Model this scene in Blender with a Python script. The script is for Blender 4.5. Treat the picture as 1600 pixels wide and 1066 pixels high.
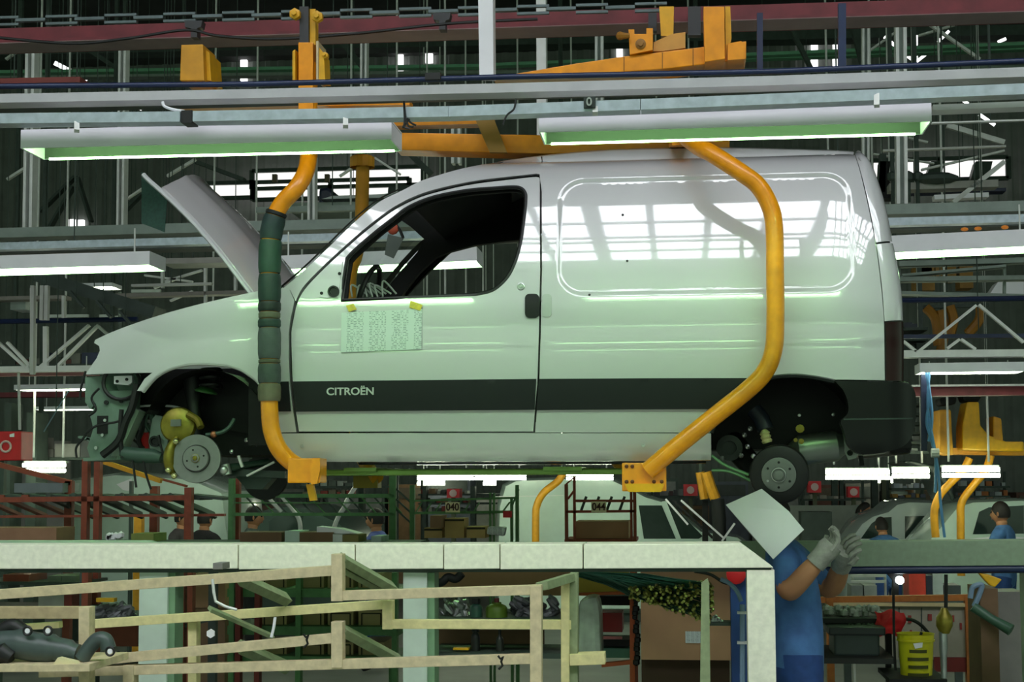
import bpy, bmesh, math, random
from mathutils import Vector, Matrix
from mathutils.geometry import delaunay_2d_cdt
random.seed(7)
scn = bpy.context.scene
COL = scn.collection
for o in list(bpy.data.objects): bpy.data.objects.remove(o)

# ---------------------------------------------------------------- camera
FPX = 2400.0                      # focal length in pixels of a 1600x1066 frame
YAW, PITCH, ROLL = math.radians(6.3), math.radians(4.2), 0.004
SHIFT = 41.0
CAM = Vector((0.0, -7.1, 1.95))
cam_d = bpy.data.cameras.new('camera'); cam = bpy.data.objects.new('camera', cam_d); COL.objects.link(cam)
cam_d.sensor_width = 36; cam_d.lens = FPX / 1600 * 36; cam_d.shift_y = SHIFT / 1600
cam_d.clip_end = 300
CR = Matrix.Rotation(YAW, 3, 'Z') @ Matrix.Rotation(math.pi/2 + PITCH, 3, 'X') @ Matrix.Rotation(-ROLL, 3, 'Z')
cam.matrix_world = Matrix.Translation(CAM) @ CR.to_4x4()
scn.camera = cam

def ray(px, py):
    return CR @ Vector(((px-800)/FPX, -(py-533-SHIFT)/FPX, -1))
def P(px, py, Y):
    d = ray(px, py); t = (Y-CAM.y)/d.y
    return CAM + d*t
def SC(Y): return FPX/(Y-CAM.y)          # pixels per metre near depth Y

# ---------------------------------------------------------------- world, exposure
w = bpy.data.worlds.new('hall_ambient'); scn.world = w; w.use_nodes = True
w.node_tree.nodes['Background'].inputs[0].default_value = (0.66, 0.94, 0.67, 1)
w.node_tree.nodes['Background'].inputs[1].default_value = 0.60
vs = scn.view_settings
vs.view_transform = 'Standard'; vs.look = 'None'; vs.gamma = 1; vs.use_curve_mapping = False
vs.exposure = 0.38
TUBE = (0.46, 1.0, 0.38)
TUBE_S = 32.0
SKY_S = 7.4

# ---------------------------------------------------------------- materials
def lin(c):
    return tuple(((v/255)/12.92 if v/255 <= .04045 else ((v/255+.055)/1.055)**2.4) for v in c)
MATS = {}
def mat(name, rgb, rough=.55, metal=0, var=.12, scale=9, coat=0, emit=None, es=0, bump=0, alpha=None, spec=.5, trans=0):
    if name in MATS: return MATS[name]
    m = bpy.data.materials.new(name); m.use_nodes = True
    nt = m.node_tree; b = nt.nodes['Principled BSDF']
    c = lin(rgb)
    b.inputs['Roughness'].default_value = rough; b.inputs['Metallic'].default_value = metal
    b.inputs['Coat Weight'].default_value = coat; b.inputs['Coat Roughness'].default_value = .03
    b.inputs['Specular IOR Level'].default_value = spec
    if var > 0:
        tc = nt.nodes.new('ShaderNodeTexCoord'); n = nt.nodes.new('ShaderNodeTexNoise')
        n.inputs['Scale'].default_value = scale; n.inputs['Detail'].default_value = 5
        r = nt.nodes.new('ShaderNodeValToRGB')
        r.color_ramp.elements[0].position = .3; r.color_ramp.elements[1].position = .7
        r.color_ramp.elements[0].color = tuple(v*(1-var) for v in c)+(1,)
        r.color_ramp.elements[1].color = tuple(min(1, v*(1+var)) for v in c)+(1,)
        nt.links.new(tc.outputs['Object'], n.inputs['Vector'])
        nt.links.new(n.outputs['Fac'], r.inputs['Fac'])
        nt.links.new(r.outputs['Color'], b.inputs['Base Color'])
        if bump:
            bp = nt.nodes.new('ShaderNodeBump'); bp.inputs['Strength'].default_value = bump; bp.inputs['Distance'].default_value = .01
            nt.links.new(n.outputs['Fac'], bp.inputs['Height']); nt.links.new(bp.outputs['Normal'], b.inputs['Normal'])
    else:
        b.inputs['Base Color'].default_value = c+(1,)
    if emit:
        b.inputs['Emission Color'].default_value = tuple(emit)+(1,); b.inputs['Emission Strength'].default_value = es
    if trans:
        b.inputs['Transmission Weight'].default_value = trans
    MATS[name] = m
    return m
def printed(name, paper, ink, lines=26, rough=.6, thr=.5):
    m = mat(name, paper, rough, var=0)
    nt = m.node_tree; b = nt.nodes['Principled BSDF']
    tc = nt.nodes.new('ShaderNodeTexCoord'); sp = nt.nodes.new('ShaderNodeSeparateXYZ')
    nt.links.new(tc.outputs['Generated'], sp.inputs[0])
    mu = nt.nodes.new('ShaderNodeMath'); mu.operation = 'MULTIPLY'; mu.inputs[1].default_value = lines
    nt.links.new(sp.outputs['Z'], mu.inputs[0])
    fr = nt.nodes.new('ShaderNodeMath'); fr.operation = 'FRACT'; nt.links.new(mu.outputs[0], fr.inputs[0])
    g1 = nt.nodes.new('ShaderNodeMath'); g1.operation = 'GREATER_THAN'; g1.inputs[1].default_value = .55; nt.links.new(fr.outputs[0], g1.inputs[0])
    fl = nt.nodes.new('ShaderNodeMath'); fl.operation = 'FLOOR'; nt.links.new(mu.outputs[0], fl.inputs[0])
    cb = nt.nodes.new('ShaderNodeCombineXYZ'); sx = nt.nodes.new('ShaderNodeMath'); sx.operation = 'MULTIPLY'; sx.inputs[1].default_value = 26
    nt.links.new(sp.outputs['X'], sx.inputs[0]); nt.links.new(sx.outputs[0], cb.inputs[0]); nt.links.new(fl.outputs[0], cb.inputs[1])
    n = nt.nodes.new('ShaderNodeTexNoise'); n.inputs['Scale'].default_value = 1.0; n.inputs['Detail'].default_value = 3
    nt.links.new(cb.outputs[0], n.inputs['Vector'])
    g2 = nt.nodes.new('ShaderNodeMath'); g2.operation = 'GREATER_THAN'; g2.inputs[1].default_value = thr; nt.links.new(n.outputs['Fac'], g2.inputs[0])
    pr = nt.nodes.new('ShaderNodeMath'); pr.operation = 'MULTIPLY'; nt.links.new(g1.outputs[0], pr.inputs[0]); nt.links.new(g2.outputs[0], pr.inputs[1])
    cm = nt.nodes.new('ShaderNodeMath'); cm.operation = 'MULTIPLY'; cm.inputs[1].default_value = 3.6; nt.links.new(sp.outputs['X'], cm.inputs[0])
    cf = nt.nodes.new('ShaderNodeMath'); cf.operation = 'FRACT'; nt.links.new(cm.outputs[0], cf.inputs[0])
    cg = nt.nodes.new('ShaderNodeMath'); cg.operation = 'GREATER_THAN'; cg.inputs[1].default_value = .25; nt.links.new(cf.outputs[0], cg.inputs[0])
    p2 = nt.nodes.new('ShaderNodeMath'); p2.operation = 'MULTIPLY'; nt.links.new(pr.outputs[0], p2.inputs[0]); nt.links.new(cg.outputs[0], p2.inputs[1]); pr = p2
    mx = nt.nodes.new('ShaderNodeMix'); mx.data_type = 'RGBA'
    mx.inputs[6].default_value = lin(paper)+(1,); mx.inputs[7].default_value = lin(ink)+(1,)
    nt.links.new(pr.outputs[0], mx.inputs[0]); nt.links.new(mx.outputs[2], b.inputs['Base Color'])
    return m

paint = mat('white_paint', (198,198,200), .3, var=0, coat=1.0)
paint.node_tree.nodes['Principled BSDF'].inputs['Coat IOR'].default_value = 1.75
paint_in = mat('primer_white', (170,176,170), .5, var=.1)
blackp = mat('black_plastic', (8,9,10), .42, var=.1, spec=.3)
stripe_m = mat('charcoal_moulding', (20,23,26), .45, var=.05, spec=.4)
black = mat('matt_black', (9,9,10), .75, var=0)
darkm = mat('underbody_black', (9,10,10), .55, var=.3, scale=14, spec=.3)
orange = mat('orange_yellow_paint', (246,154,4), .38, var=.13, scale=14, coat=.25)
yellow = mat('yellow_paint', (226,168,10), .42, var=.12, scale=14)
ochre = mat('dull_ochre_paint', (212,148,24), .5, var=.15, scale=10)
white_e = mat('white_enamel', (236,234,240), .45, var=.04, scale=6)
galv = mat('galvanised_steel', (176,186,196), .42, .55, var=.14, scale=22)
greybeam = mat('grey_beam_paint', (176,176,178), .5, var=.08)
bluepipe = mat('navy_pipe_paint', (20,36,74), .4, var=.15)
redbeam = mat('dark_red_beam_paint', (112,38,46), .6, var=.25)
greengrey = mat('green_grey_steel', (134,146,138), .6, var=.12)
steel = mat('light_grey_steel', (216,217,214), .5, .1, var=.1)
darksteel = mat('dark_green_steel', (60,72,66), .65, var=.2)
pipegreen = mat('pale_green_pipe', (110,172,136), .5, var=.1)
wood = mat('raw_softwood', (204,188,152), .75, var=.16, scale=30, bump=.15)
woody = mat('yellow_softwood', (216,204,150), .75, var=.12, scale=30, bump=.15)
woodg = mat('grey_green_softwood', (136,148,112), .75, var=.16, scale=26, bump=.15)
concrete_w = mat('worn_white_paint', (238,234,218), .6, var=.08, scale=40)
concrete_g = mat('pale_green_paint', (140,158,134), .6, var=.08, scale=30)
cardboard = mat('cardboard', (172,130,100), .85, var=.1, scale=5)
rust = mat('red_oxide_paint', (140,64,42), .6, var=.18, scale=20)
greenp = mat('green_rack_paint', (76,124,72), .55, var=.15, scale=20)
redp = mat('signal_red', (204,28,34), .5, var=.1)
skin_m = mat('skin', (178,124,88), .55, var=.08)
hair_m = mat('dark_hair', (24,18,16), .7, var=.2, scale=60)
blue_c = mat('blue_work_shirt', (66,106,158), .85, var=.22, scale=11, bump=.5)
blue_d = mat('blue_trousers', (32,62,118), .85, var=.15, scale=20)
dark_c = mat('dark_jacket', (30,28,32), .85, var=.2)
glove_m = mat('grey_work_glove', (150,150,142), .9, var=.15, scale=40)
rubber = mat('rubber_black', (15,16,17), .55, var=.1)
disc_m = mat('machined_iron', (128,128,128), .4, .5, var=.06, scale=40)
drum_m = mat('cast_grey', (112,116,112), .5, .35, var=.1, scale=30)
gold = mat('yellow_passivated', (136,124,42), .38, .5, var=.2, scale=30)
alu = mat('aluminium', (182,186,184), .32, .85, var=.1, scale=20)
tubemat = mat('fluorescent_tube', (240,255,235), .4, var=0, emit=TUBE, es=TUBE_S)
tubestrong = mat('fluorescent_tube_strong', (240,255,235), .4, var=0, emit=TUBE, es=17)
tubefar = mat('fluorescent_tube_warm', (240,255,235), .4, var=0, emit=(0.90, 1.0, 0.72), es=18)

# ---------------------------------------------------------------- mesh helpers
class MB:
    def __init__(s): s.v = []; s.f = []; s.m = []; s.mi = 0
    def add(s, vs_, fs):
        o = len(s.v); s.v += [Vector(a) for a in vs_]
        for f in fs: s.f.append([i+o for i in f]); s.m.append(s.mi)
        return s
    def hexa(s, p):        # 8 points: bottom loop 0-3, top loop 4-7
        return s.add(p, [(0,3,2,1),(4,5,6,7),(0,1,5,4),(1,2,6,5),(2,3,7,6),(3,0,4,7)])
    def box(s, lo, hi):
        x0,y0,z0 = lo; x1,y1,z1 = hi
        return s.hexa([(x0,y0,z0),(x1,y0,z0),(x1,y1,z0),(x0,y1,z0),(x0,y0,z1),(x1,y0,z1),(x1,y1,z1),(x0,y1,z1)])
    def beam(s, a, b, w, h, up=(0,0,1)):   # w across, h along up
        a = Vector(a); b = Vector(b); d = (b-a).normalized(); up = Vector(up)
        if abs(d.dot(up)) > .985: up = Vector((0,1,0)) if abs(d.y) < .9 else Vector((1,0,0))
        sd = d.cross(up).normalized(); u = sd.cross(d).normalized()
        q = [sd*(i*w/2)+u*(j*h/2) for i,j in ((-1,-1),(1,-1),(1,1),(-1,1))]
        return s.hexa([a+x for x in q]+[b+x for x in q])
    def tube(s, pts, r, n=10, cap=True, closed=False):
        pts = [Vector(p) for p in pts]; k = len(pts)
        rs = r if isinstance(r, (list, tuple)) else [r]*k
        o = len(s.v); ref = None
        for i, p in enumerate(pts):
            if closed: d = (pts[(i+1) % k]-pts[i-1])
            else: d = pts[min(i+1,k-1)]-pts[max(i-1,0)]
            d = d.normalized() if d.length > 1e-9 else Vector((0,0,1))
            if ref is None:
                ref = Vector((0,0,1)) if abs(d.z) < .9 else Vector((0,1,0))
            sd = (ref - d*ref.dot(d)).normalized(); ref = sd; t = d.cross(sd)
            for j in range(n):
                a = 2*math.pi*j/n
                s.v.append(p + sd*(rs[i]*math.cos(a)) + t*(rs[i]*math.sin(a)))
        def ff(f): s.f.append(f); s.m.append(s.mi)
        for i in range(k if closed else k-1):
            i2 = (i+1) % k
            for j in range(n):
                ff([o+i*n+j, o+i*n+(j+1)%n, o+i2*n+(j+1)%n, o+i2*n+j])
        if cap and not closed:
            ff([o+j for j in range(n)][::-1]); ff([o+(k-1)*n+j for j in range(n)])
        return s
    def cyl(s, a, b, r, n=16): return s.tube([a,b], r, n)
    def lathe(s, c, axis, prof, n=24):     # prof: (r, t) along axis
        c = Vector(c); d = Vector(axis).normalized()
        ref = Vector((0,0,1)) if abs(d.z) < .9 else Vector((1,0,0))
        u = (ref-d*ref.dot(d)).normalized(); v = d.cross(u); o = len(s.v)
        for r, t in prof:
            for j in range(n):
                a = 2*math.pi*j/n
                s.v.append(c+d*t+u*(max(r,1e-4)*math.cos(a))+v*(max(r,1e-4)*math.sin(a)))
        for i in range(len(prof)-1):
            for j in range(n):
                s.f.append([o+i*n+j, o+i*n+(j+1)%n, o+(i+1)*n+(j+1)%n, o+(i+1)*n+j]); s.m.append(s.mi)
        return s
    def prism(s, pts, vec):
        k = len(pts); vec = Vector(vec); pts = [Vector(p) for p in pts]
        return s.add(pts+[p+vec for p in pts], [list(range(k))[::-1], [k+i for i in range(k)]]+[[i,(i+1)%k,k+(i+1)%k,k+i] for i in range(k)])
    def ball(s, c, r, n=12, sq=(1,1,1)):
        c = Vector(c); o = len(s.v); m = n//2
        for i in range(m+1):
            t = math.pi*i/m
            for j in range(n):
                a = 2*math.pi*j/n
                rr = max(math.sin(t), .002)
                s.v.append(c+Vector((r*sq[0]*rr*math.cos(a), r*sq[1]*rr*math.sin(a), r*sq[2]*math.cos(t))))
        for i in range(m):
            for j in range(n):
                s.f.append([o+i*n+j, o+(i+1)*n+j, o+(i+1)*n+(j+1)%n, o+i*n+(j+1)%n]); s.m.append(s.mi)
        return s
    def build(s, name, mt, parent=None, smooth=False, normfix=True, bevel=0):
        me = bpy.data.meshes.new(name)
        base = WL.get(parent, Vector((0,0,0))) if parent else None
        if base is None:
            lo = [min(v[i] for v in s.v) for i in range(3)]; hi = [max(v[i] for v in s.v) for i in range(3)]
            base = Vector(((lo[0]+hi[0])/2, (lo[1]+hi[1])/2, lo[2]))
            loc = base
        else: loc = Vector((0,0,0))
        me.from_pydata([tuple(v-base) for v in s.v], [], s.f)
        ms = mt if isinstance(mt, (list,tuple)) else [mt]
        for q in ms: me.materials.append(q)
        me.polygons.foreach_set('material_index', s.m)
        if normfix or bevel:
            bm = bmesh.new(); bm.from_mesh(me)
            if bevel:
                bmesh.ops.bevel(bm, geom=[e for e in bm.edges if len(e.link_faces)==2 and e.calc_face_angle(0) > .6], offset=bevel, segments=2, profile=.6, affect='EDGES', clamp_overlap=True)
            if normfix: bmesh.ops.recalc_face_normals(bm, faces=bm.faces)
            bm.to_mesh(me); bm.free()
        if smooth:
            me.shade_smooth()
            try: me.set_sharp_from_angle(angle=math.radians(38))
            except Exception: pass
        o = bpy.data.objects.new(name, me); COL.objects.link(o); o.location = loc
        if parent: o.parent = parent
        WL[o] = base
        return o
WL = {}
def thing(name, label, cat, loc, group=None):
    o = bpy.data.objects.new(name, None); COL.objects.link(o); o.location = loc; o.empty_display_size = .1
    o['label'] = label; o['category'] = cat
    if group: o['group'] = group
    WL[o] = Vector(loc)
    return o
def tag(o, label, cat, group=None):
    o['label'] = label; o['category'] = cat
    if group: o['group'] = group
    return o
def struct(o): o['kind'] = 'structure'; return o
def dup(root, loc, label=None, group=None, rz=0):
    r = root.copy(); COL.objects.link(r); r.location = loc; r.rotation_euler.z += rz; WL[r] = Vector(loc)
    if label: r['label'] = label
    if group: r['group'] = group
    for c in list(root.children):
        k = c.copy(); COL.objects.link(k); k.parent = r
        for g in list(c.children):
            q = g.copy(); COL.objects.link(q); q.parent = k
    return r
def pstrip(mb, x0, y0, x1, y1, Y, th, depth, Y1=None):     # beam by pixel centre line, thickness in px, depth in m going away
    Y1 = Y if Y1 is None else Y1
    a = P(x0,y0,Y); b = P(x1,y1,Y1); off = Vector((0,depth/2,0))
    d = (b-a).normalized()
    up = d.cross(Vector((0,1,0)))
    if up.length < .2: up = Vector((0,0,1))
    if up.z < 0: up = -up
    return mb.beam(a+off, b+off, depth, th/SC((Y+Y1)/2), up)
def pprism(mb, pts, Y, depth): return mb.prism([P(x,y,Y) for x,y in pts], (0,depth,0))
def ptube(mb, pts, r, n=10):     # pts (px,py,Y)
    return mb.tube([P(*p) for p in pts], r, n)
def smoothpath(pts, n=6, closed=False):
    pts = [Vector(p) for p in pts]; out = []
    k = len(pts)
    for i in range(k-1):
        p0 = pts[max(i-1,0)]; p1 = pts[i]; p2 = pts[i+1]; p3 = pts[min(i+2,k-1)]
        for j in range(n):
            t = j/n
            out.append(.5*((2*p1)+(-p0+p2)*t+(2*p0-5*p1+4*p2-p3)*t*t+(-p0+3*p1-3*p2+p3)*t**3))
    out.append(pts[-1]); return out
def text_mesh(txt, size, depth=.002):
    cu = bpy.data.curves.new('t', 'FONT'); cu.body = txt; cu.size = size; cu.extrude = depth; cu.offset = size*.018; cu.align_x = 'CENTER'; cu.align_y = 'CENTER'
    ob = bpy.data.objects.new('t', cu); COL.objects.link(ob)
    dg = bpy.context.evaluated_depsgraph_get(); me = bpy.data.meshes.new_from_object(ob.evaluated_get(dg))
    vv = [v.co.copy() for v in me.vertices]; ff = [list(p.vertices) for p in me.polygons]
    bpy.data.objects.remove(ob); bpy.data.curves.remove(cu); bpy.data.meshes.remove(me)
    return vv, ff
def text_on(name, txt, size, at, xdir, zdir, mt, parent, wide=1.0):
    vv, ff = text_mesh(txt, size); xd = Vector(xdir).normalized(); zd = Vector(zdir).normalized(); nd = xd.cross(zd)
    mb = MB(); mb.add([at + xd*v.x*wide + zd*v.y + nd*v.z for v in vv], ff)
    return mb.build(name, mt, parent, normfix=False)
# ================================================================ the hall
floor_m = mat('concrete_floor', (112,116,108), .5, var=.15, scale=2)
wall_m = mat('dark_sheet_wall', (104,108,104), .7, var=.15, scale=3)
ceil_m = mat('dark_roof_sheet', (58,60,58), .8, var=.2, scale=2)
struct(MB().box((-40,-32,-.2),(40,24.3,0)).build('floor', floor_m))
wb = MB()
xs = []; x = -40.0
while x < 40: xs.append(x); x += .28
prof = []
for x in xs: prof += [(x, 24.0), (x+.10, 24.0), (x+.14, 24.03), (x+.24, 24.03)]
prof.append((40, 24.0))
k = len(prof)
wb.add([(a,b,0) for a,b in prof]+[(a,b,10.8) for a,b in prof], [(i,i+1,k+i+1,k+i) for i in range(k-1)])
struct(wb.build('wall_back', wall_m, normfix=False))
struct(MB().box((-40,-6.3,10.8),(40,24.3,10.95)).build('ceiling', ceil_m))
# roof light strip over the aisle in front of the line (its bars show as a reflection in the van's side)
skym = mat('daylit_glazing', (240,245,250), .3, var=0, emit=(.93,.96,1.0), es=SKY_S)
skl = struct(MB().box((-9,-11.2,10.86),(9,-6.3,10.9)).build('window_1', skym))
gb = MB()
for i in range(28):
    x = -9+i*18/27
    wd = .045 if i%4 else .10
    gb.box((x-wd,-11.2,10.74),(x+wd,-6.3,10.85))
for y in (-11.2,-10.1,-9.2,-8.8,-7.6,-6.3): gb.box((-9,y-.05,10.72),(9,y+.05,10.85))
gb.build('window_frame', greybeam, skl)
struct(MB().box((-40,-32,10.8),(40,-11.2,10.95)).build('ceiling', ceil_m))
for sx in (-1,1): struct(MB().box((min(sx*9,sx*40),-11.2,10.8),(max(sx*9,sx*40),-6.3,10.95)).build('ceiling', ceil_m))
# daylit strips high in the back wall
slit = mat('translucent_sheet', (235,238,240), .4, var=0, emit=(1,1,1), es=1.6)
wins = [(376,386,91,104),(376,386,112,126),(620,630,82,110),(665,676,81,98),(963,973,70,88),(1267,1278,58,80),(1267,1278,88,104),(1301,1310,56,76),(1301,1310,86,104),(108,117,343,356),(122,131,344,356)]
for i,(x0,x1,y0,y1) in enumerate(wins):
    m = MB(); a = P(x0,y0,23.9); b = P(x1,y1,23.9)
    m.box((a.x,23.88,b.z),(b.x,23.95,a.z)); struct(m.build('window_%d' % (i+2), slit))
# long daylit glazing bands half way up the back wall
band = mat('pale_daylit_band', (225,225,225), .5, var=.05, emit=(1,.98,.96), es=.75)
wn = 20
for (x0,x1,y0,y1) in [(395,662,271,286),(396,640,289,304),(300,398,291,306),(1360,1575,255,276)]:
    a = P(x0,y0,23.5); b = P(x1,y1,23.5)
    o = struct(MB().box((a.x,23.5,b.z),(b.x,23.6,a.z)).build('window_%d' % wn, band)); wn += 1
    fm = MB(); n = max(1,int((b.x-a.x)/1.1))
    for j in range(n+1):
        xx = a.x+(b.x-a.x)*j/n; fm.box((xx-.05,23.42,b.z-.05),(xx+.05,23.5,a.z+.05))
    fm.box((a.x,23.42,b.z-.08),(b.x,23.5,b.z)); fm.box((a.x,23.42,a.z),(b.x,23.5,a.z+.08))
    fm.build('window_frame', darksteel, o)

# fluorescent fittings ------------------------------------------------
def lamp(name, label, xa, ya, xb, yb, Y, hpx, depth, group=None, tubes=2, tm=tubestrong, rod=None, body=white_e, near=False):
    """trough fitting: near upper edge runs from pixel (xa,ya) to (xb,yb) at depth Y, near face hpx high"""
    A = P(xa,ya,Y); B = P(xb,yb,Y); h = hpx/SC(Y)
    return lamp3(name, label, A, B, h, depth, group, tubes, tm, rod, body, near)
def lamp3(name, label, A, B, h, depth, group=None, tubes=2, tm=tubestrong, rod=None, body=white_e, near=False):
    A = Vector(A); B = Vector(B); d = (B-A).normalized(); bk = Vector((0,1,0)); up = Vector((0,0,1))
    r = thing(name, label, 'lamp', (A+B)/2+bk*depth/2-up*h, group)
    t = .006
    m = MB()
    m.beam(A-up*h/2, B-up*h/2, t, h); m.build('side_panel', body, r)
    m = MB(); m.beam(A-up*h*.5+bk*depth, B-up*h*.5+bk*depth, t, h); m.build('side_panel', body, r)
    m = MB(); m.beam(A+bk*depth/2, B+bk*depth/2, depth, t); m.build('top_panel', body, r)
    if near:
        iv = mat('dimming_liner_grey',(44,48,42),.6,var=.05)  # dark sheets added inside to hold down the glow of the trough
        m = MB(); m.beam(A-up*h*.5+bk*(depth-.006)+d*.01, B-up*h*.5+bk*(depth-.006)-d*.01, .004, h*.96); m.build('dimming_liner', iv, r)
        m = MB(); m.beam(A+bk*depth/2-up*.006, B+bk*depth/2-up*.006, depth*.94, .004); m.build('dimming_liner', iv, r)
    for E in (A, B):
        m = MB(); m.prism([E, E+bk*depth, E+bk*depth-up*h, E-up*h], d*(t if E is A else -t)); m.build('end_cap', body, r)
    for i in range(tubes):
        f,g,rr0 = ((.30+.45*i,.72,min(.016,h*.2)) if not near else ((.12,.42,.012),(.975,.985,.005))[i])
        p = bk*(depth*f)-up*(h*g)
        MB().tube([A+p+d*.03, B+p-d*.03], rr0, 8).build('tube', tm if not (near and i) else tubestrong, r, smooth=True)  # second near tube is an added glowing strip imitating the bright back lip
    if rod:
        for f in (.12,.88):
            q = A.lerp(B,f)+bk*depth/2
            MB().cyl(q, q+up*rod, .006, 6).build('hanger_rod', steel, r)
    return r
lamp('ceiling_lamp', 'long white fluorescent trough lamp above the open bonnet of the white van', 33,204,612,189,-1.22,30,.22, tm=tubemat, near=True)
lamp('ceiling_lamp', 'long white fluorescent trough lamp above the cargo roof of the white van', 842,178,1455,160,-1.22,30,.22, tm=tubemat, near=True)
lamp('ceiling_lamp', 'pale fluorescent trough lamp behind the raised bonnet', -70,402,234,393,3.4,22,.34, rod=.2)
lamp('ceiling_lamp', 'fluorescent trough lamp seen through the cab window of the white van', 400,402,745,386,3.4,22,.34, rod=.2)
lamp('ceiling_lamp', 'pale green fluorescent trough lamp beyond the tail of the van', 1330,372,1640,357,3.4,26,.34, rod=.2)
lamp('ceiling_lamp', 'white fluorescent fitting under the lattice girder beside the blue hoses', 1437,568,1600,566,6.55,14,.3, tm=tubefar, rod=.03)
lamp('ceiling_lamp', 'distant fluorescent fitting hung left of the bare front end', 22,602,140,600,8,8,.3, tm=tubefar, rod=.3)
lamp('ceiling_lamp', 'small far fluorescent fitting close to the bare front panel', 55,636,140,635,12,5,.3, tm=tubefar, rod=.3)
far = 'bright batten lamps over the far assembly lane'
hid = 'added twin tube batten lamp lighting the far lane hidden by the van sill'  # unseen lamps added behind the van to brighten the far lane
for (x0,x1,y,yl,lab) in [(36,102,727,8.2,'bright twin tube batten lamp behind the sloping bar of the red rack'),(312,408,687,9.4,'added twin tube batten lamp lighting the far lane behind the brake disc'),(450,560,694,9.0,hid),(600,710,694,9.0,hid),(1020,1095,696,12.5,hid),  # the lamp behind the disc is added unseen to light the left van
        (652,740,741,12.5,'bright twin tube batten lamp above the 040 number plate'),(742,822,741,12.5,'bright twin tube batten lamp over the rear edge of the far pale van'),(885,958,741,12.5,'bright batten lamp between the orange hoop and the rear sill pad'),
        (1290,1390,738,9.3,'long bright twin tube batten lamp under the silencer of the van'),(1394,1452,736,9.3,'short bright batten lamp over the cab of the silver pickup'),(1472,1562,734,8.6,'bright twin tube batten lamp before the yellow carrier arms')]:
    A = P(x0,y,yl); B = P(x1,y,yl)
    r = thing('batten_lamp', lab, 'lamp', (A+B)/2, 'added batten lamps hidden by the van sill' if lab == hid else None)
    MB().beam(A+Vector((0,.06,.035)), B+Vector((0,.06,.035)), .08, .02).build('housing', greengrey, r)
    for dz in (.0,-.056): MB().tube([A+Vector((0,0,dz)), B+Vector((0,0,dz))], .021, 6).build('tube', tubefar, r)
    for f in (.15,.85):
        q = A.lerp(B,f)+Vector((0,.1,.08)); MB().cyl(q, Vector((q.x,q.y,10.8)), .012, 5).build('hanger_rod', steel, r)
for (x0,x1,y) in [(652,695,756),(755,775,756),(1370,1395,752)]:
    A = P(x0,y,19.95); B = P(x1,y,19.95)
    r = thing('batten_lamp', 'faint single tube lamp at the far end of the hall', 'lamp', (A+B)/2, 'faint lamps at the far end of the hall')
    MB().beam(A+Vector((0,.1,.06)), B+Vector((0,.1,.06)), .1, .05).build('housing', white_e, r)
    MB().tube([A, B], .03, 6).build('tube', tubefar, r)
    for f in (.2,.8):
        q = A.lerp(B,f)+Vector((0,.1,.08)); MB().cyl(q, Vector((q.x,q.y,10.8)), .01, 4).build('hanger_rod', steel, r)
# rows over the aisle in front of the line, out of the picture, mirrored in the paint
for (yy,zz) in ((-11.0,5.0),):
    for i in range(5):
        x0 = -7.5+i*3.0
        lamp3('ceiling_lamp', 'fluorescent trough lamp over the aisle in front of the van', (x0,yy,zz),(x0+2.4,yy,zz), .08,.30, 'lamps over the aisle in front of the van', rod=1.0)
# ================================================================ the white van
W = 1.72                                   # body width, near side at Y=0
def pchip(z):                              # inset of the body side over its height
    y = 0.0
    if z > 2.55: y += .26*(z-2.55)**1.8
    if z < 2.45: y += .25*(2.45-z)**2
    if z > 3.34: y += .22*min(1.15,(z-3.34)/.2)**4
    return y
XA = P(400,520,0).x; XN = P(125,560,0).x; XR = P(1310,450,0).x; XE = P(1411,450,0).x
RC = None
def rrect_sdf(x, z):
    cx,cz,hx,hz,r = RC
    # the pressed panel leans a little: its upper edge rises towards the back
    qx = abs(x-cx)-hx+r; qz = abs(z-cz)-hz+r
    return math.hypot(max(qx,0),max(qz,0))+min(max(qx,qz),0)-r
def surfY(x, z, feat=True):
    y = pchip(z)
    if x < XA:
        t = min(1.12,(XA-x)/(XA-XN)); y += .30*t**2.2
    if x > XR: y += .085*((x-XR)/(XE-XR))**2
    if feat:
        y += .006*math.exp(-((z-2.60)/.022)**2) if x > XA else 0
        if RC:
            s = rrect_sdf(x, z)
            t = max(0, min(1, (.014-s)/.028)); y += .011*(t*t*(3-2*t))
    return y
def S(px, py, extra=0.0):                  # pixel -> point on the near body side
    y = 0
    for _ in range(24):
        p = P(px,py,y+extra); y = .5*y+.5*min(.75,surfY(p.x,p.z))
    return P(px,py,y+extra)
a = S(876,283); b = S(1334,452); RC = ((a.x+b.x)/2,(a.z+b.z)/2,(b.x-a.x)/2,(a.z-b.z)/2,.115)
def pip(x, y, poly):
    c = False; n = len(poly); j = n-1
    for i in range(n):
        if (poly[i][1] > y) != (poly[j][1] > y) and x < (poly[j][0]-poly[i][0])*(y-poly[i][1])/(poly[j][1]-poly[i][1])+poly[i][0]: c = not c
        j = i
    return c
def sdist(x, y, poly):
    best = 1e9; n = len(poly)
    for i in range(n):
        ax,ay = poly[i]; bx,by = poly[(i+1)%n]; dx,dy = bx-ax,by-ay; L = dx*dx+dy*dy
        t = max(0,min(1,((x-ax)*dx+(y-ay)*dy)/L)) if L > 0 else 0
        d = math.hypot(x-ax-t*dx, y-ay-t*dy)
        if d < best: best = d
    return best
def densify(pts, step=.025):
    out = []; n = len(pts)
    for i in range(n):
        a = pts[i]; b = pts[(i+1)%n]; L = math.hypot(b[0]-a[0],b[1]-a[1]); k = max(1,int(L/step))
        for j in range(k): out.append((a[0]+(b[0]-a[0])*j/k, a[1]+(b[1]-a[1])*j/k))
    return out
def spl(pts, n=4):
    return [(v.x,v.y) for v in smoothpath([(a,b,0) for a,b in pts], n)]
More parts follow.
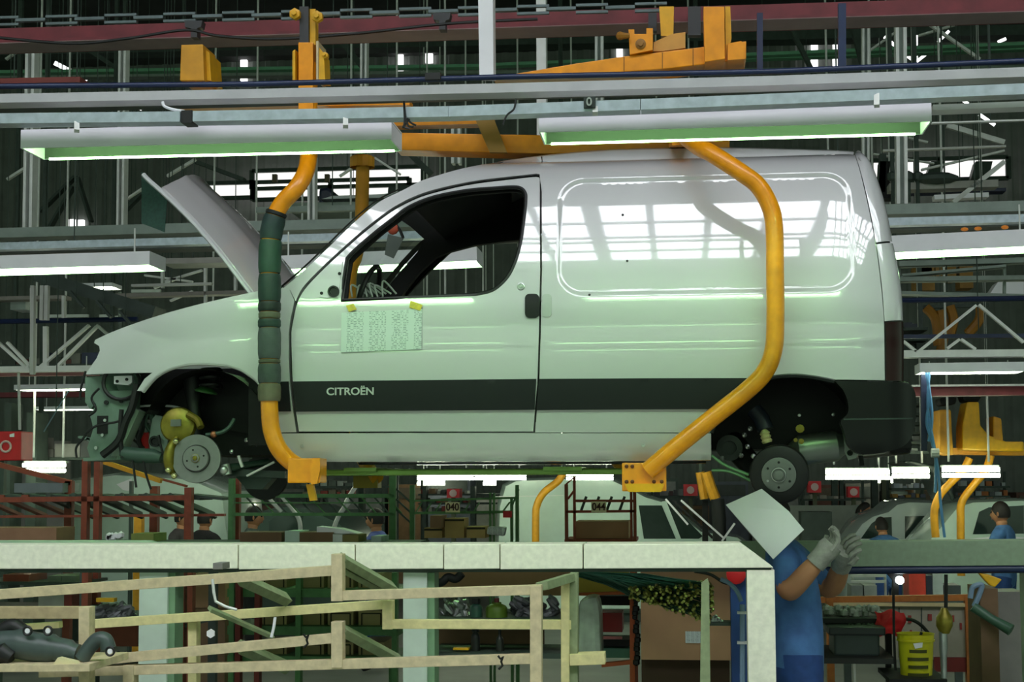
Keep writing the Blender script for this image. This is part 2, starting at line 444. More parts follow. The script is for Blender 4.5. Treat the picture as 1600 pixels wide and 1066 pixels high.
def panel(outline, holes=(), step=.045, rim=.035, off=0.0, yfun=surfY, mirror=False, conv=None, extra=()):
    """curved sheet panel on the body side, from pixel outlines; returns MB"""
    conv = conv or (lambda q: (lambda p: (p.x,p.z))(S(q[0],q[1])))
    loops = [densify([conv(q) for q in outline])]+[densify([conv(q) for q in h]) for h in holes]
    pts = []; edges = []
    for L in loops:
        o = len(pts); pts += L; edges += [(o+i, o+(i+1)%len(L)) for i in range(len(L))]
    x0 = min(p[0] for p in loops[0]); x1 = max(p[0] for p in loops[0]); z0 = min(p[1] for p in loops[0]); z1 = max(p[1] for p in loops[0])
    def inside(x,z): return pip(x,z,loops[0]) and not any(pip(x,z,h) for h in loops[1:])
    def clear(x,z,d): return all(sdist(x,z,L) > d for L in loops)
    ex = [q for q in extra if inside(*q) and clear(q[0],q[1],.008)]
    pts += ex
    i = 0; z = z0
    while z < z1:
        x = x0+(step/2 if i%2 else 0)
        while x < x1:
            if inside(x,z) and clear(x,z,step*.4) and (RC is None or not ex or abs(rrect_sdf(x,z)) > .03): pts.append((x,z))
            x += step
        z += step*.8; i += 1
    r = delaunay_2d_cdt([Vector(p) for p in pts], edges, [], 0, 1e-6)
    vs_, es_, fs_ = r[0], r[1], r[2]
    keep = []
    for f in fs_:
        cx = sum(vs_[i].x for i in f)/len(f); cz = sum(vs_[i].y for i in f)/len(f)
        if inside(cx,cz): keep.append(list(f))
    my = (lambda y: W-y) if mirror else (lambda y: y)
    m = MB(); m.add([(v.x, my(yfun(v.x,v.y)+off), v.y) for v in vs_], keep)
    for L in loops:
        n = len(L); o = len(m.v)
        for (x,z) in L:
            y = yfun(x,z)+off; m.v.append(Vector((x,my(y),z))); m.v.append(Vector((x,my(y+rim),z)))
        for i in range(n):
            j = (i+1)%n; m.f.append([o+2*i,o+2*j,o+2*j+1,o+2*i+1]); m.m.append(m.mi)
    return m
rr_extra = []
cx,cz,hx,hz,rr = RC
for s_ in (-.02,-.014,-.007,0,.007,.014,.02):
    hx2,hz2,r2 = hx+s_,hz+s_,rr+s_
    for q in range(4):
        sx = (1,-1,-1,1)[q]; sz = (1,1,-1,-1)[q]
        for i in range(13):
            t = math.pi/2*(q+i/12)
            rr_extra.append((cx+sx*(hx2-r2)+r2*math.cos(t), cz+sz*(hz2-r2)+r2*math.sin(t)))
    n = int(2*(hx2-r2)/.04)
    for i in range(1,n):
        x = cx-(hx2-r2)+2*(hx2-r2)*i/n; rr_extra += [(x,cz+hz2),(x,cz-hz2)]
    n = int(2*(hz2-r2)/.04)
    for i in range(1,n):
        z = cz-(hz2-r2)+2*(hz2-r2)*i/n; rr_extra += [(cx+hx2,z),(cx-hx2,z)]

doorgap = [(454.5,560),(454,520),(458,495),(462,475),(473,452),(501,422),(542,384),(577,354),(615,326),(653,307),(691,295.6),(742,285),(800,278),(838,274),(844.5,277)]
dg_in = spl([(456,560),(455.5,520),(459.5,495),(464,476),(475,454),(502.5,424),(543,386.5),(578,356.5),(616,328.5),(654,309.5),(692,298),(742,287.5),(800,280.5),(838,276.5),(843.5,281)])
wind = [(533,470),(537,437),(542,404)]+spl([(548,397),(562,384),(588,362),(615,341),(640,323),(678,308),(729,298),(775,294),(803,292.5),(815,295),(821,303),(821.5,315),(820,333),(815,371),(809,397),(803,414),(795,430),(783,444),(767,455),(742,460.5)])
door_ol = dg_in+[(844,420),(842,520),(839.5,600),(833,674.5),(467,674.5),(462,640),(457.5,600)]
rear_arch = [(1111,676),(1117,657),(1130,635),(1148,616),(1170,601),(1198,590),(1235,585.5),(1270,588),(1304,594.5)]
ra = spl(rear_arch)
roofl = [(847,244.5),(901,239),(952,235.5),(1030,233),(1100,232),(1170,232.5),(1233,234),(1300,236),(1334,238)]
rear_ol = [(846.5,300)]+roofl+spl([(1334.5,238),(1342,262),(1351,298),(1361,344),(1370.5,399),(1377,452),(1381,503),(1382.5,594.5)])+ra[::-1][1:]+[(836,676),(842.5,600),(845,520),(847,420)]
fender_top = [(149,531),(175,519),(215,504),(270,486.5),(330,471),(400,455.5),(440,449)]
fender_ol = [(133,585),(141,574),(151,560),(156,548),(155,541),(147,536)]+spl(fender_top)+[(452,452),(460,470),(458,480),(454,497),(451,520),(451,560),(453,600),(457.5,640),(463,675.5),(436,676),(430,655),(424,635),(414,612),(404,597),(394,588),(375,576),(355,570),(325,567.5),(295,568),(268,574),(248,584),(236,594),(222,611),(214,611),(226,592),(238,582.5)]
pillar_ol = spl([(441,452),(476,422),(514,386),(552,349),(592,316),(628,298),(655,284),(678,276),(716,265),(754,257),(800,250.5),(845,244.5)])+[(846,273)]+[(838,271.5)]+spl([(800,275.5),(742,282.5),(691,293),(653,304.5),(615,323.5),(577,351.5),(542,381.5),(501,419.5),(473,449.5),(462,471)])+[(453,453)]

O = P(800,722,.86); O.y = W/2
van = thing('van', 'white panel van body without wheels, bonnet raised, carried by orange arms', 'van', (P(750,722,.86).x, W/2, 2.0))
def vpart(name, mb, mt, parent=None, smooth=True): return mb.build(name, mt, parent or van, smooth=smooth, normfix=False)
def flipY(mb): mb.f = [f[::-1] for f in mb.f]; return mb
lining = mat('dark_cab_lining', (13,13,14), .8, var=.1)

fend = vpart('fender', panel(fender_ol, rim=.05), paint)
door = vpart('door', panel(door_ol, [wind], rim=.05), paint)
rearp = vpart('cargo_side', panel(rear_ol, rim=.05, extra=rr_extra), paint)
pil = vpart('pillar_and_roof_rail', panel(pillar_ol, rim=.05), paint)
vpart('fender', panel(fender_ol, rim=.05, mirror=True, step=.09), paint)
fdoor = vpart('door', panel(door_ol, [wind], rim=.05, mirror=True, step=.09), paint)
vpart('cargo_side', panel(rear_ol, rim=.05, mirror=True, step=.09), paint)
vpart('pillar_and_roof_rail', panel(pillar_ol, rim=.05, mirror=True, step=.09), paint)
# cab lining (both sides), inside the doors
lin_ol = [(470,640),(470,462),(505,425),(545,388),(580,358),(617,330),(655,311),(692,300),(742,289),(800,282),(842,279),(842,640)]
wlin = [(538,468),(541,437),(546,407)]+spl([(552,400),(565,388),(590,366),(617,345),(642,327),(679,312),(730,302),(775,298),(800,296.5),(812,299),(817,306),(818,316),(816,333),(811,371),(805,397),(799,412),(791,427),(779,441),(764,451),(741,456.5)])
vpart('door_lining', panel(lin_ol, [wlin], rim=.03, off=.055, step=.09), lining)
vpart('door_lining', panel(lin_ol, [wlin], rim=.03, off=.055, step=.09, mirror=True), lining)
pl_in = [(446,456),(478,426),(515,390),(553,353),(593,320),(629,301),(660,286),(716,269),(800,255),(845,249),(845,280),(800,283),(742,291),(692,302),(655,313),(617,341),(580,370),(545,402),(530,470),(470,480)]
for mi in (False, True): vpart('pillar_lining', panel(pl_in, rim=.04, off=.062, step=.09, mirror=mi), lining)
# window rubber around the near opening
sl = [S(q[0],q[1]) for q in wind]
m = MB(); m.tube([p+Vector((0,.004,0)) for p in sl], .010, 6, closed=True); vpart('window_seal', m, rubber, door)
# mirror mount plate with its cable hole
mp = panel([(497,458),(508,445),(520,428),(536,409),(533,430),(529,466),(510,466),(499,464)], rim=.012, off=-.006, step=.03)
plate = vpart('mirror_mount', mp, paint, door)
c = S(522,456); m = MB(); m.lathe(c+Vector((0,-.012,0)), (0,-1,0), [(.028,-.004),(.028,.006),(.02,.006),(.018,-.002),(.0,-.002)], 18); vpart('grommet', m, rubber, door)
for (x,y) in ((531,428),(503,458.5)):
    c = S(x,y); m = MB(); m.lathe(c+Vector((0,-.008,0)), (0,-1,0), [(.008,-.004),(.008,.002),(0,.002)], 10); vpart('screw_hole', m, black, door)
c = S(814,448); m = MB(); m.lathe(c, (0,-1,.06), [(.019,-.004),(.019,.003),(.014,.005),(.013,.003),(.006,.003),(.005,.005),(0,.005)], 18); vpart('lock_cylinder', m, alu, door)
# door handle: black grip on the door, white dished cup on the body
def rrp(x0,y0,x1,y1,r):
    out = []
    for cx_,cy_,a0 in ((x1-r,y0+r,-90),(x1-r,y1-r,0),(x0+r,y1-r,90),(x0+r,y0+r,180)):
        for i in range(5):
            t = math.radians(a0+i*22.5); out.append((cx_+r*math.cos(t), cy_+r*math.sin(t)))
    return out
hm = panel(rrp(820.5,459.5,843,497,7), rim=.02, off=-.010, step=.02, yfun=lambda x,z: surfY(x,z,False)); vpart('door_handle', hm, blackp, door)
hm = panel(rrp(847,459.5,862,496,6), rim=.01, off=-.004, step=.02, yfun=lambda x,z: surfY(x,z,False)); vpart('handle_cup', hm, paint_in, rearp)
for (x,y) in ((973,336),(980,408),(921,461)):
    c = S(x,y); m = MB(); m.lathe(c, (0,-1,.2), [(.006,-.002),(.006,.003),(0,.003)], 8); vpart('plug', m, rubber, rearp)
# side moulding in three lengths
def mould(ol): return panel(ol, rim=.02, off=-.013, step=.05, yfun=lambda x,z: surfY(x,z,False))
vpart('side_moulding', mould([(405,597),(451.5,596.5),(455,643),(432,643.5)]), stripe_m)
dm = vpart('side_moulding', mould([(458.5,596.5),(640,594.5),(838,592.5),(835.5,640.5),(640,642),(462.5,643.5)]), stripe_m, door)
vpart('side_moulding', mould([(842.5,592.5),(1000,591.5),(1192,591),(1168,601),(1148,616),(1130,635),(1127,639.5),(980,640),(838.5,641)]), stripe_m)
c = S(548.5,612.5); c.y = surfY(c.x,c.z,False)-.0165
silver = mat('silver_lettering', (205,208,206), .35, .3, var=0)
text_on('lettering', 'CITROËN', .049, c, S(585,612)-S(512,612.6), (0,0,1), silver, dm, wide=1.10)
# sill
sy = lambda x,z: surfY(x,z,False)-.004
sill_ol = [(437,677.5),(640,677),(834,677),(1111,677.5),(1111,719),(1000,720.5),(700,721.5),(455,722)]
sill = vpart('sill', panel(sill_ol, rim=.10, step=.04, yfun=lambda x,z: surfY(x,z,False)+5.0*max(0,2.115-z)**2), paint)
vpart('sill', panel(sill_ol, rim=.10, step=.09, mirror=True, yfun=lambda x,z: surfY(x,z,False)), paint)
for (x,y) in ((472,697),(1005,696)):
    c = S(x,y); m = MB(); m.lathe(c, (0,-1,0), [(.010,-.003),(.010,.003),(.004,.003),(.003,.001),(0,.001)], 10); vpart('sill_plug', m, alu, sill)
# roof, loft across between the two roof edges
edge = [S(x,y) for x,y in pillar_ol[:45:1] if x >= 640][:]
edge = [S(x,y) for x,y in spl([(630,297),(655,284),(678,276),(716,265),(754,257),(800,250.5),(845,244.5)]+roofl[1:])]
m = MB(); n = 16
for p in edge:
    for j in range(n+1):
        t = j/n; m.v.append(Vector((p.x, p.y+(W-2*p.y)*t, p.z+.035*math.sin(math.pi*t)**.7-.002)))
for i in range(len(edge)-1):
    for j in range(n):
        a = i*(n+1)+j; m.f.append([a,a+n+1,a+n+2,a+1]); m.m.append(0)
vpart('roof', m, paint)
m = MB(); e2 = [p for p in edge if p.x < P(1300,240,.3).x]
for p in e2:
    m.v += [Vector((p.x+.02,p.y+.06,p.z-.055)), Vector((p.x+.02,W-p.y-.06,p.z-.055))]
for i in range(len(e2)-1): m.f.append([2*i,2*i+1,2*i+3,2*i+2]); m.m.append(0)
vpart('headliner', m, lining)
# wind screen with black border, running up between the pillars
wsn = [S(x,y) for x,y in spl([(441,452),(476,422),(514,386),(552,349),(592,316),(628,298)])]
glass = bpy.data.materials.new('screen_glass'); glass.use_nodes = True
gb_ = glass.node_tree; gb_.nodes.clear()
go = gb_.nodes.new('ShaderNodeOutputMaterial'); g1 = gb_.nodes.new('ShaderNodeBsdfTransparent'); g2 = gb_.nodes.new('ShaderNodeBsdfGlossy'); gm = gb_.nodes.new('ShaderNodeMixShader'); fr = gb_.nodes.new('ShaderNodeFresnel')
fr.inputs[0].default_value = 1.35; g2.inputs['Roughness'].default_value = .02; g1.inputs[0].default_value = (.82,.9,.84,1)
gb_.links.new(fr.outputs[0], gm.inputs[0]); gb_.links.new(g1.outputs[0], gm.inputs[1]); gb_.links.new(g2.outputs[0], gm.inputs[2]); gb_.links.new(gm.outputs[0], go.inputs[0])
def screen(t0, t1, n=14, lift=.01):
    m = MB()
    for p in wsn:
        for j in range(n+1):
            t = t0+(t1-t0)*j/n; bow = .10*math.sin(math.pi*t)
            m.v.append(Vector((p.x-bow*.8-lift, p.y+.0+(W-2*p.y)*t, p.z+bow*.35+lift)))
    for i in range(len(wsn)-1):
        for j in range(n):
            a = i*(n+1)+j; m.f.append([a,a+1,a+n+2,a+n+1]); m.m.append(0)
    return m
scr = vpart('windscreen', screen(.05,.95), glass)
vpart('screen_border', screen(0,.05,2,.012), rubber, scr); vpart('screen_border', screen(.95,1,2,.012), rubber, scr)
m = MB(); a = wsn[0]
m.tube(smoothpath([Vector((a.x-.01,a.y,a.z)), Vector((a.x-.10,W*.3,a.z+.03)), Vector((a.x-.12,W*.5,a.z+.035)), Vector((a.x-.10,W*.7,a.z+.03)), Vector((a.x-.01,W-a.y,a.z))]), .018, 8)
vpart('scuttle_seal', m, rubber)
# trim of the far pillar, roof rail and door top, black seen from across the cab
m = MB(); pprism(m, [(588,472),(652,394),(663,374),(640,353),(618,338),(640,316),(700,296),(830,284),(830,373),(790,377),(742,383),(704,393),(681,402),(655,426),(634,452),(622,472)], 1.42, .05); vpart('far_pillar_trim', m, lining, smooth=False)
# dash, steering wheel, wiring
dx0 = P(470,470,.4).x; dx1 = P(590,470,.5).x
m = MB(); m.prism([Vector((dx0,.10,2.45)),Vector((dx1-.12,.10,2.45)),Vector((dx1-.1,.10,2.72)),Vector((dx0+.25,.10,2.80)),Vector((dx0,.10,2.74))], (0,W-.2,0)); vpart('dashboard', m, lining)
c = P(575,462,.5); m = MB()
m.tube([c+Vector((.10*math.cos(t)*.5,.17*math.sin(t),.17*math.cos(t)*.85)) for t in [i*math.pi/10 for i in range(20)]], .014, 8, closed=True); vpart('steering_wheel', m, rubber)
m = MB()
for i in range(7):
    b0 = P(550+i*8,464,.45); m.tube(smoothpath([b0, b0+Vector((.02*random.uniform(-1,1),.03,.06+.03*random.random())), b0+Vector((.06,.05,.02))]), .005, 5)
vpart('loose_wiring', m, mat('pale_wire', (190,200,190), .5, var=0))
# bulkhead and cargo interior keep the cab dark
m = MB(); bx = P(850,400,.8).x
m.box((bx,.34,3.30),(bx+.02,W-.34,3.42)); vpart('roof_bow', m, lining)
# tag and mirror hanging inside the screen
tr = P(607,352,.8)
m = MB(); m.prism([P(606,366,.8),P(631,372,.8),P(615,404,.8),P(601,398,.8)], (0,.004,0)); vpart('hanging_card', m, mat('grey_card', (96,102,98), .7, var=.05))
m = MB(); m.ball(P(614,357,.8), .032, 10, (1.0,.5,1.1)); vpart('mirror_stem', m, mat('coral_plastic', (208,92,66), .5, var=.05))
m = MB(); m.tube([P(618,350,.8),P(626,362,.8),P(630,372,.8)], .008, 6); vpart('mirror_arm', m, rubber)
# rear corner, tail lamp, tail doors
corner = [(1335.5,238),(1343,262),(1352.5,298),(1362.5,344),(1368,379)]
out_ = [(1342,237.5),(1357,250),(1376,298),(1386.5,339),(1394,379)]
def rear_strip(inn, out, mt, name, depth=.10):
    m = MB(); a = [S(x,y) for x,y in spl(inn)]; k = len(a); so = spl(out); n = 6
    for i in range(k):
        q = so[min(i,len(so)-1)]; p0 = a[i]; 
        e = P(q[0],q[1],p0.y+depth)
        for j in range(n+1):
            t = j/n*math.pi/2
            m.v.append(Vector((p0.x+(e.x-p0.x)*math.sin(t), p0.y+(e.y-p0.y)*(1-math.cos(t)), p0.z+(e.z-p0.z)*math.sin(t))))
    for i in range(k-1):
        for j in range(n):
            q = i*(n+1)+j; m.f.append([q,q+n+1,q+n+2,q+1]); m.m.append(0)
    return vpart(name, m, mt)
rear_strip([(1335.5,239),(1343,262),(1352.5,298),(1362.5,344),(1368,379)],[(1342,237.5),(1360,255),(1376.5,298),(1387,339),(1394,379)], paint,'tail_corner')
rear_strip([(1369,382),(1372,399),(1378.5,452),(1382,502)],[(1395,382),(1399,400),(1408,452),(1411,502)], paint,'tail_corner')
tailred = mat('dark_red_lens', (36,4,6), .3, var=.2, spec=.3)
tl = rear_strip([(1383.5,504),(1384,540),(1384.5,595)],[(1411,504),(1412,540),(1411.5,597)], tailred,'tail_lamp')
m = MB(); e = [P(x,y,.25) for x,y in [(1345,245),(1376,298),(1394,379),(1408,452),(1411,503),(1410,600)]]
for p in e: m.v += [Vector((p.x-.01,p.y,p.z)), Vector((p.x+.02,W/2,p.z)), Vector((p.x-.01,W-p.y,p.z))]
for i in range(len(e)-1):
    for j in range(2): m.f.append([3*i+j,3*i+3+j,3*i+4+j,3*i+j+1]); m.m.append(0)
vpart('tail_door', m, paint)
# rear bumper
def by(x,z):
    y = -.005
    t = max(0,(x-P(1385,640,0).x)/.16); y += .16*t**2.2
    y += 1.1*max(0,2.10-z)**1.5+.8*max(0,z-2.385)**1.2
    return y
bump_ol = spl([(1304,595),(1340,595.5),(1384,596.5),(1408,598),(1423,603),(1430,614),(1432,640),(1430,662),(1424,684),(1412,697),(1394,704),(1370,709),(1348,711)])+spl([(1335,706),(1325,694),(1318,672),(1314,658),(1325,645),(1324,625),(1317,609)])
def convb(q):
    y = 0
    for _ in range(8):
        p = P(q[0],q[1],y); y = by(p.x,p.z)
    return (p.x,p.z)
bum = vpart('rear_bumper', panel(bump_ol, rim=.08, yfun=by, conv=convb, step=.035), blackp)
m = MB(); m.tube([(lambda p: Vector((p[0],by(*p)-.001,p[1])))(convb((x,655.5-.012*(x-1320)))) for x in range(1318,1430,6)], .004, 5); vpart('bumper_seam', m, mat('seam_grey',(70,84,78),.5,var=0), bum)
xb = P(1430,640,.1).x
m = MB(); m.box((xb-.12,.14,2.06),(xb-.01,W-.14,2.40)); m.build('bumper_back', blackp, van, bevel=.03)
# arch lip and inner wheel housings
for ol,nm in ((rear_arch,'arch_lip'),):
    m = MB(); m.tube([S(x,y)+Vector((0,.012,0)) for x,y in spl(ol)], .014, 8); vpart(nm, m, mat('shaded_lip_green',(26,34,30),.4,var=.1))  # dim green light and shade on the lip put into its colour
def housing(cx_, cy_, rpx, xo, name, deep=.42):
    m = MB(); n = 20; c0 = P(cx_,cy_,.1); r = rpx/SC(0)
    m_pts = [(c0.x+r*math.cos(math.pi*i/n), max(c0.z+r*math.sin(math.pi*i/n), 2.06 if c0.x+r*math.cos(math.pi*i/n) > xo else 2.285)) for i in range(n+1)]
    for (x,z) in m_pts: m.v += [Vector((x,surfY(x,z,False)+.06,z)), Vector((x,deep,z))]
    for i in range(n): m.f.append([2*i,2*i+2,2*i+3,2*i+1]); m.m.append(0)
    o = len(m.v); m.v += [Vector((x,deep,z)) for x,z in m_pts]; m.f.append([o+i for i in range(n+1)]); m.m.append(0)
    return vpart(name, m, darkm, smooth=False)
housing(318,690,118,P(296,690,.4).x,'front_wheel_housing'); housing(1226,700,128,-99,'rear_wheel_housing', .45)
# dark mass of cargo floor, tank and underbody, kept above the sill line
m = MB(); a = P(1115,600,.3); b = P(1330,700,.3); m.box((a.x,.46,2.10),(b.x+.1,W-.46,2.45)); vpart('spare_well', m, darkm, smooth=False)
m = MB(); a = P(470,700,.3); b = P(1110,700,.3); m.box((a.x,.10,2.06),(b.x,W-.10,2.11)); vpart('floor_pan', m, paint_in, smooth=False)
m = MB(); m.box((P(170,600,.5).x,.46,2.29),(P(425,600,.5).x,W-.46,2.52)); vpart('engine_block', m, darkm, smooth=False)
m = MB(); m.box((P(300,600,.5).x,.46,2.08),(P(425,600,.5).x,W-.46,2.29)); vpart('sump', m, darkm, smooth=False)
m = MB(); m.tube(smoothpath([P(205,636,.42),P(240,634,.40),P(275,636,.40),P(300,646,.40),P(312,662,.40)]), .006, 6); vpart('liner_edge', m, mat('pale_edge', (205,206,210), .35, var=0, coat=.5))
m = MB(); m.tube([S(x,y)+Vector((0,.014,0)) for x,y in spl([(222,611),(236,594),(248,584),(268,574),(295,568),(325,567.5),(355,570),(375,576),(394,588),(404,597),(414,612),(424,635),(430,655)])], .013, 8); vpart('arch_lip', m, paint)
m = MB(); m.box((P(425,600,.5).x,.08,2.12),(P(470,600,.5).x,W-.08,2.75)); vpart('fire_wall', m, darkm, smooth=False)
rail_m = mat('lacquered_green_rail', (116,150,70), .3, .3, var=.1)
for yy in (.24, W-.24-.08):
    m = MB(); m.box((P(495,735,yy).x,yy,P(700,743,yy).z),(P(1005,735,yy).x,yy+.08,P(700,733,yy).z)); m.build('underbody_rail', rail_m, van, bevel=.008)
for (x0,x1) in ((540,590),(850,910)):
    m = MB(); m.box((P(x0,740,.24).x,.2,P(600,737,.24).z),(P(x1,740,.24).x,W-.2,P(600,731,.24).z)); vpart('cross_member', m, rail_m, smooth=False)
# raised bonnet
nearc = [P(x,y,.22) for x,y in spl([(224,264),(234,276),(262,301),(300,338),(340,383),(375,428),(398,458)])]
m = MB(); n = 18; k = len(nearc); nrm = Vector((.72,0,.69))
for lay in (0,1):
    for i,p in enumerate(nearc):
        f = i/(k-1)                 # 0 tip .. 1 hinge
        half = .64*(1-.22*(1-f)**3)
        for j in range(n+1):
            t = j/n*2-1
            bulge = .12*(1-abs(t)**2.2)+.012*math.exp(-((abs(t)-.55)/.08)**2)
            tip = (1-f)**6*.16*(t*t)*-1
            q = Vector((p.x,W/2+t*half,p.z))+nrm*(bulge-(0 if lay==0 else .022))+Vector((.7,0,-.7))*(-tip)
            m.v.append(q)
N = (n+1)*k
for i in range(k-1):
    for j in range(n):
        a = i*(n+1)+j; m.f.append([a,a+n+1,a+n+2,a+1]); m.m.append(0)
        m.f.append([N+a,N+a+1,N+a+n+2,N+a+n+1]); m.m.append(0)
rim = [i*(n+1) for i in range(k)]+[(k-1)*(n+1)+j for j in range(1,n+1)]+[i*(n+1)+n for i in range(k-2,-1,-1)]+[j for j in range(n-1,0,-1)]
for i in range(len(rim)):
    a,b = rim[i],rim[(i+1)%len(rim)]; m.f.append([a,b,N+b,N+a]); m.m.append(0)
bon = m.build('bonnet', paint, van, smooth=True)
m = MB(); m.tube([p+Vector((-.012,0,-.012)) for p in nearc[2:]], .012, 6); vpart('bonnet_edge', m, mat('pale_edge', (205,206,210), .35, var=0, coat=.5), bon)
# ---- front end: bare front panel, headlamp cavity, rails, cables
fpm = mat('grey_green_primer', (104,128,114), .42, var=.12, scale=18)
m = MB(); pprism(m, [(144,612),(215,610),(213,640),(206,655),(185,716),(142,720),(136,700),(146,670),(141,650),(150,632)], .34, .05); vpart('front_panel', m, fpm, smooth=False)
m = MB(); pprism(m, [(133,590),(160,588),(168,612),(150,630),(141,640),(133,628)], .40, .9); vpart('front_cross_panel', m, fpm, smooth=False)
m = MB(); pprism(m, [(130,716),(190,712),(192,718),(130,721)], .3, 1.1); vpart('lower_cross_member', m, fpm, smooth=False)
m = MB(); pstrip(m, 212,640,178,716,.30,12,.10); vpart('front_rail', m, mat('bright_primer',(156,176,160),.4,var=.1), smooth=False)
m = MB(); m.lathe(P(190,598,.33), (0,1,0), [(.088,0),(.092,.01),(.07,.03),(.05,.06),(.0,.07)], 24); vpart('headlamp_bowl', m, fpm)
m = MB(); m.tube([P(190,598,.315)+Vector((.095*math.cos(t),0,.085*math.sin(t))) for t in [i*math.pi/12 for i in range(24)]], .010, 6, closed=True); vpart('headlamp_ring', m, rubber)
m = MB(); pprism(m, [(178,588),(206,587),(206,598),(200,602),(178,600)], .29, .02); vpart('headlamp_bracket', m, white_e, smooth=False)
m = MB()
for (x,y) in ((183,596),(198,593)): m.lathe(P(x,y,.287), (0,-1,0), [(.008,-.003),(.008,.003),(0,.003)], 8)
vpart('bracket_bolt', m, black)
m = MB(); m.box((P(153,650,.34).x,.33,P(153,678,.34).z),(P(169,650,.34).x,.36,P(153,650,.34).z)); vpart('panel_opening', m, black, smooth=False)
for (x,y,r_) in ((166,629,.012),(189,627,.010),(160,680,.008),(197,655,.010),(164,657,.008),(150,700,.009)):
    m = MB(); m.lathe(P(x,y,.33), (0,-1,0), [(r_,-.004),(r_,.004),(0,.004)], 8); vpart('bolt_head', m, rubber if r_ > .009 else alu)
cabs = [[(155,607),(143,622),(150,640),(139,650)],[(215,600),(207,635),(196,660),(185,690),(160,712)],[(134,678),(150,666),(180,660),(196,655)],[(120,716),(119,700),(128,688),(134,680)],[(207,716),(210,740),(213,762)],[(222,710),(228,740),(236,765)],[(248,680),(252,700),(258,715)],[(134,580),(127,605),(125,625)],[(190,640),(188,680),(192,716)]]
for i,q in enumerate(cabs):
    m = MB(); m.tube(smoothpath([P(x,y,.26) for x,y in q]), .020 if i == 1 else (.012 if i == 8 else .006), 7); vpart('cable', m, rubber)
m = MB(); m.tube([P(192,708,.28),P(215,712,.28),P(240,713,.28),P(252,716,.28)], [.034,.038,.036,.026], 12); vpart('air_hose', m, mat('grey_green_rubber',(60,84,74),.5,var=.1))
m = MB(); m.box((P(217,674,.5).x,.5,P(217,716,.5).z),(P(232,674,.5).x,.55,P(217,674,.5).z)); vpart('red_support', m, redp, smooth=False)
m = MB(); pprism(m, [(232,690),(238,655),(250,640),(268,640),(262,690),(258,716),(238,716)], .42, .05); vpart('gearbox_casting', m, mat('cast_green_grey',(132,146,140),.4,.4,var=.15), smooth=False)
m = MB(); m.lathe(P(243,690,.40), (0,-1,0), [(.028,0),(.028,.02),(.018,.02),(.015,.01),(0,.01)], 14); vpart('shaft_flange', m, rubber)
m = MB(); pstrip(m, 122,683,165,690,.5,4,.03); pstrip(m,135,685,165,706,.5,4,.03); vpart('number_plate_bracket', m, fpm, smooth=False)
rn = random.Random(5)
for i in range(10):
    x0_ = 208+rn.random()*45; y0_ = 640+rn.random()*20
    m = MB(); m.tube(smoothpath([P(x0_,y0_-8,.46),P(x0_+rn.uniform(-8,8),y0_+10,.46),P(x0_+rn.uniform(-10,10),y0_+30,.48),P(x0_+rn.uniform(-6,14),y0_+48,.5)]), rn.choice((.006,.008,.012)), 6); vpart('wiring_loom', m, rubber if i%3 else mat('grey_green_rubber',(60,84,74),.5,var=.1))
for (x,y,r_) in ((222,650,.03),(228,668,.024),(214,664,.02),(238,652,.02)):
    m = MB(); m.ball(P(x,y,.5), r_, 10, (1,.8,1.2)); vpart('pump_body', m, mat('cast_green_grey',(132,146,140),.4,.4,var=.15))
# front suspension and brake
m = MB(); m.tube([P(300,590,.33),P(304,640,.30),P(308,690,.28)], [.05,.034,.03], 12); vpart('strut', m, rubber)
m = MB(); m.lathe(P(322,612,.24), (.2,0,1), [(.0,-.01),(.052,-.008),(.058,0),(.03,.02),(0,.022)], 18); vpart('spring_cup', m, mat('green_cup',(52,96,50),.3,var=.1))
for i in range(4):
    m = MB(); cc = P(330,585-12*i+20,.27); m.tube([cc+Vector((.052*math.cos(t),.052*math.sin(t),.012*t/6.28)) for t in [j*math.pi/8 for j in range(16)]], .009, 6, closed=True); vpart('spring_coil', m, rubber)
dc = P(307,717,.14); ax = (.10,-1,.06)
m = MB(); m.lathe(dc, ax, [(.0,-.02),(.118,-.02),(.118,.0),(.117,.004),(.068,.004),(.064,.0),(.063,.022),(.060,.026),(.020,.026),(.019,.036),(.011,.038),(.010,.030),(0,.030)], 44); dsk = vpart('brake_disc', m, disc_m)
m = MB(); m.lathe(dc, ax, [(.0655,.002),(.0655,.0065),(.0595,.012),(.0595,.002)], 40); vpart('disc_step', m, mat('dark_iron',(42,42,42),.5,.4,var=0), dsk)
m = MB(); m.lathe(dc, ax, [(.021,.026),(.021,.034),(.013,.036),(.009,.044),(0,.045)], 18); vpart('hub_nut', m, gold, dsk)
u = Vector(ax).normalized(); e1 = u.cross(Vector((0,0,1))).normalized(); e2 = u.cross(e1)
for i in range(4):
    t = i*math.pi/2+.3; m = MB(); m.lathe(dc+u*.0265+e1*.042*math.cos(t)+e2*.042*math.sin(t), ax, [(.005,-.002),(.005,.001),(0,.001)], 8); vpart('stud_hole', m, black, dsk)
m = MB(); m.lathe(P(278,664,.24), (.1,-1,.1), [(.0,.02),(.05,.018),(.082,.006),(.09,-.01),(.085,-.03)], 26); shd = vpart('dust_shield', m, gold)
m = MB(); m.box(P(267,660,.2)+Vector((0,-.005,-.02)), P(283,660,.2)+Vector((0,.003,.014))); vpart('shield_label', m, drum_m, shd, smooth=False)
m = MB(); m.tube(smoothpath([P(294,648,.24),P(308,656,.22),P(314,668,.20)]), .018, 8); vpart('shield_bracket', m, gold)
m = MB(); m.tube(smoothpath([P(276,684,.16),P(266,702,.13),P(264,722,.13),P(270,740,.15)],4), [.016,.018,.02,.022,.024,.026,.027,.027,.027,.026,.024,.02,.016][:13], 10); cal = vpart('brake_caliper', m, gold)
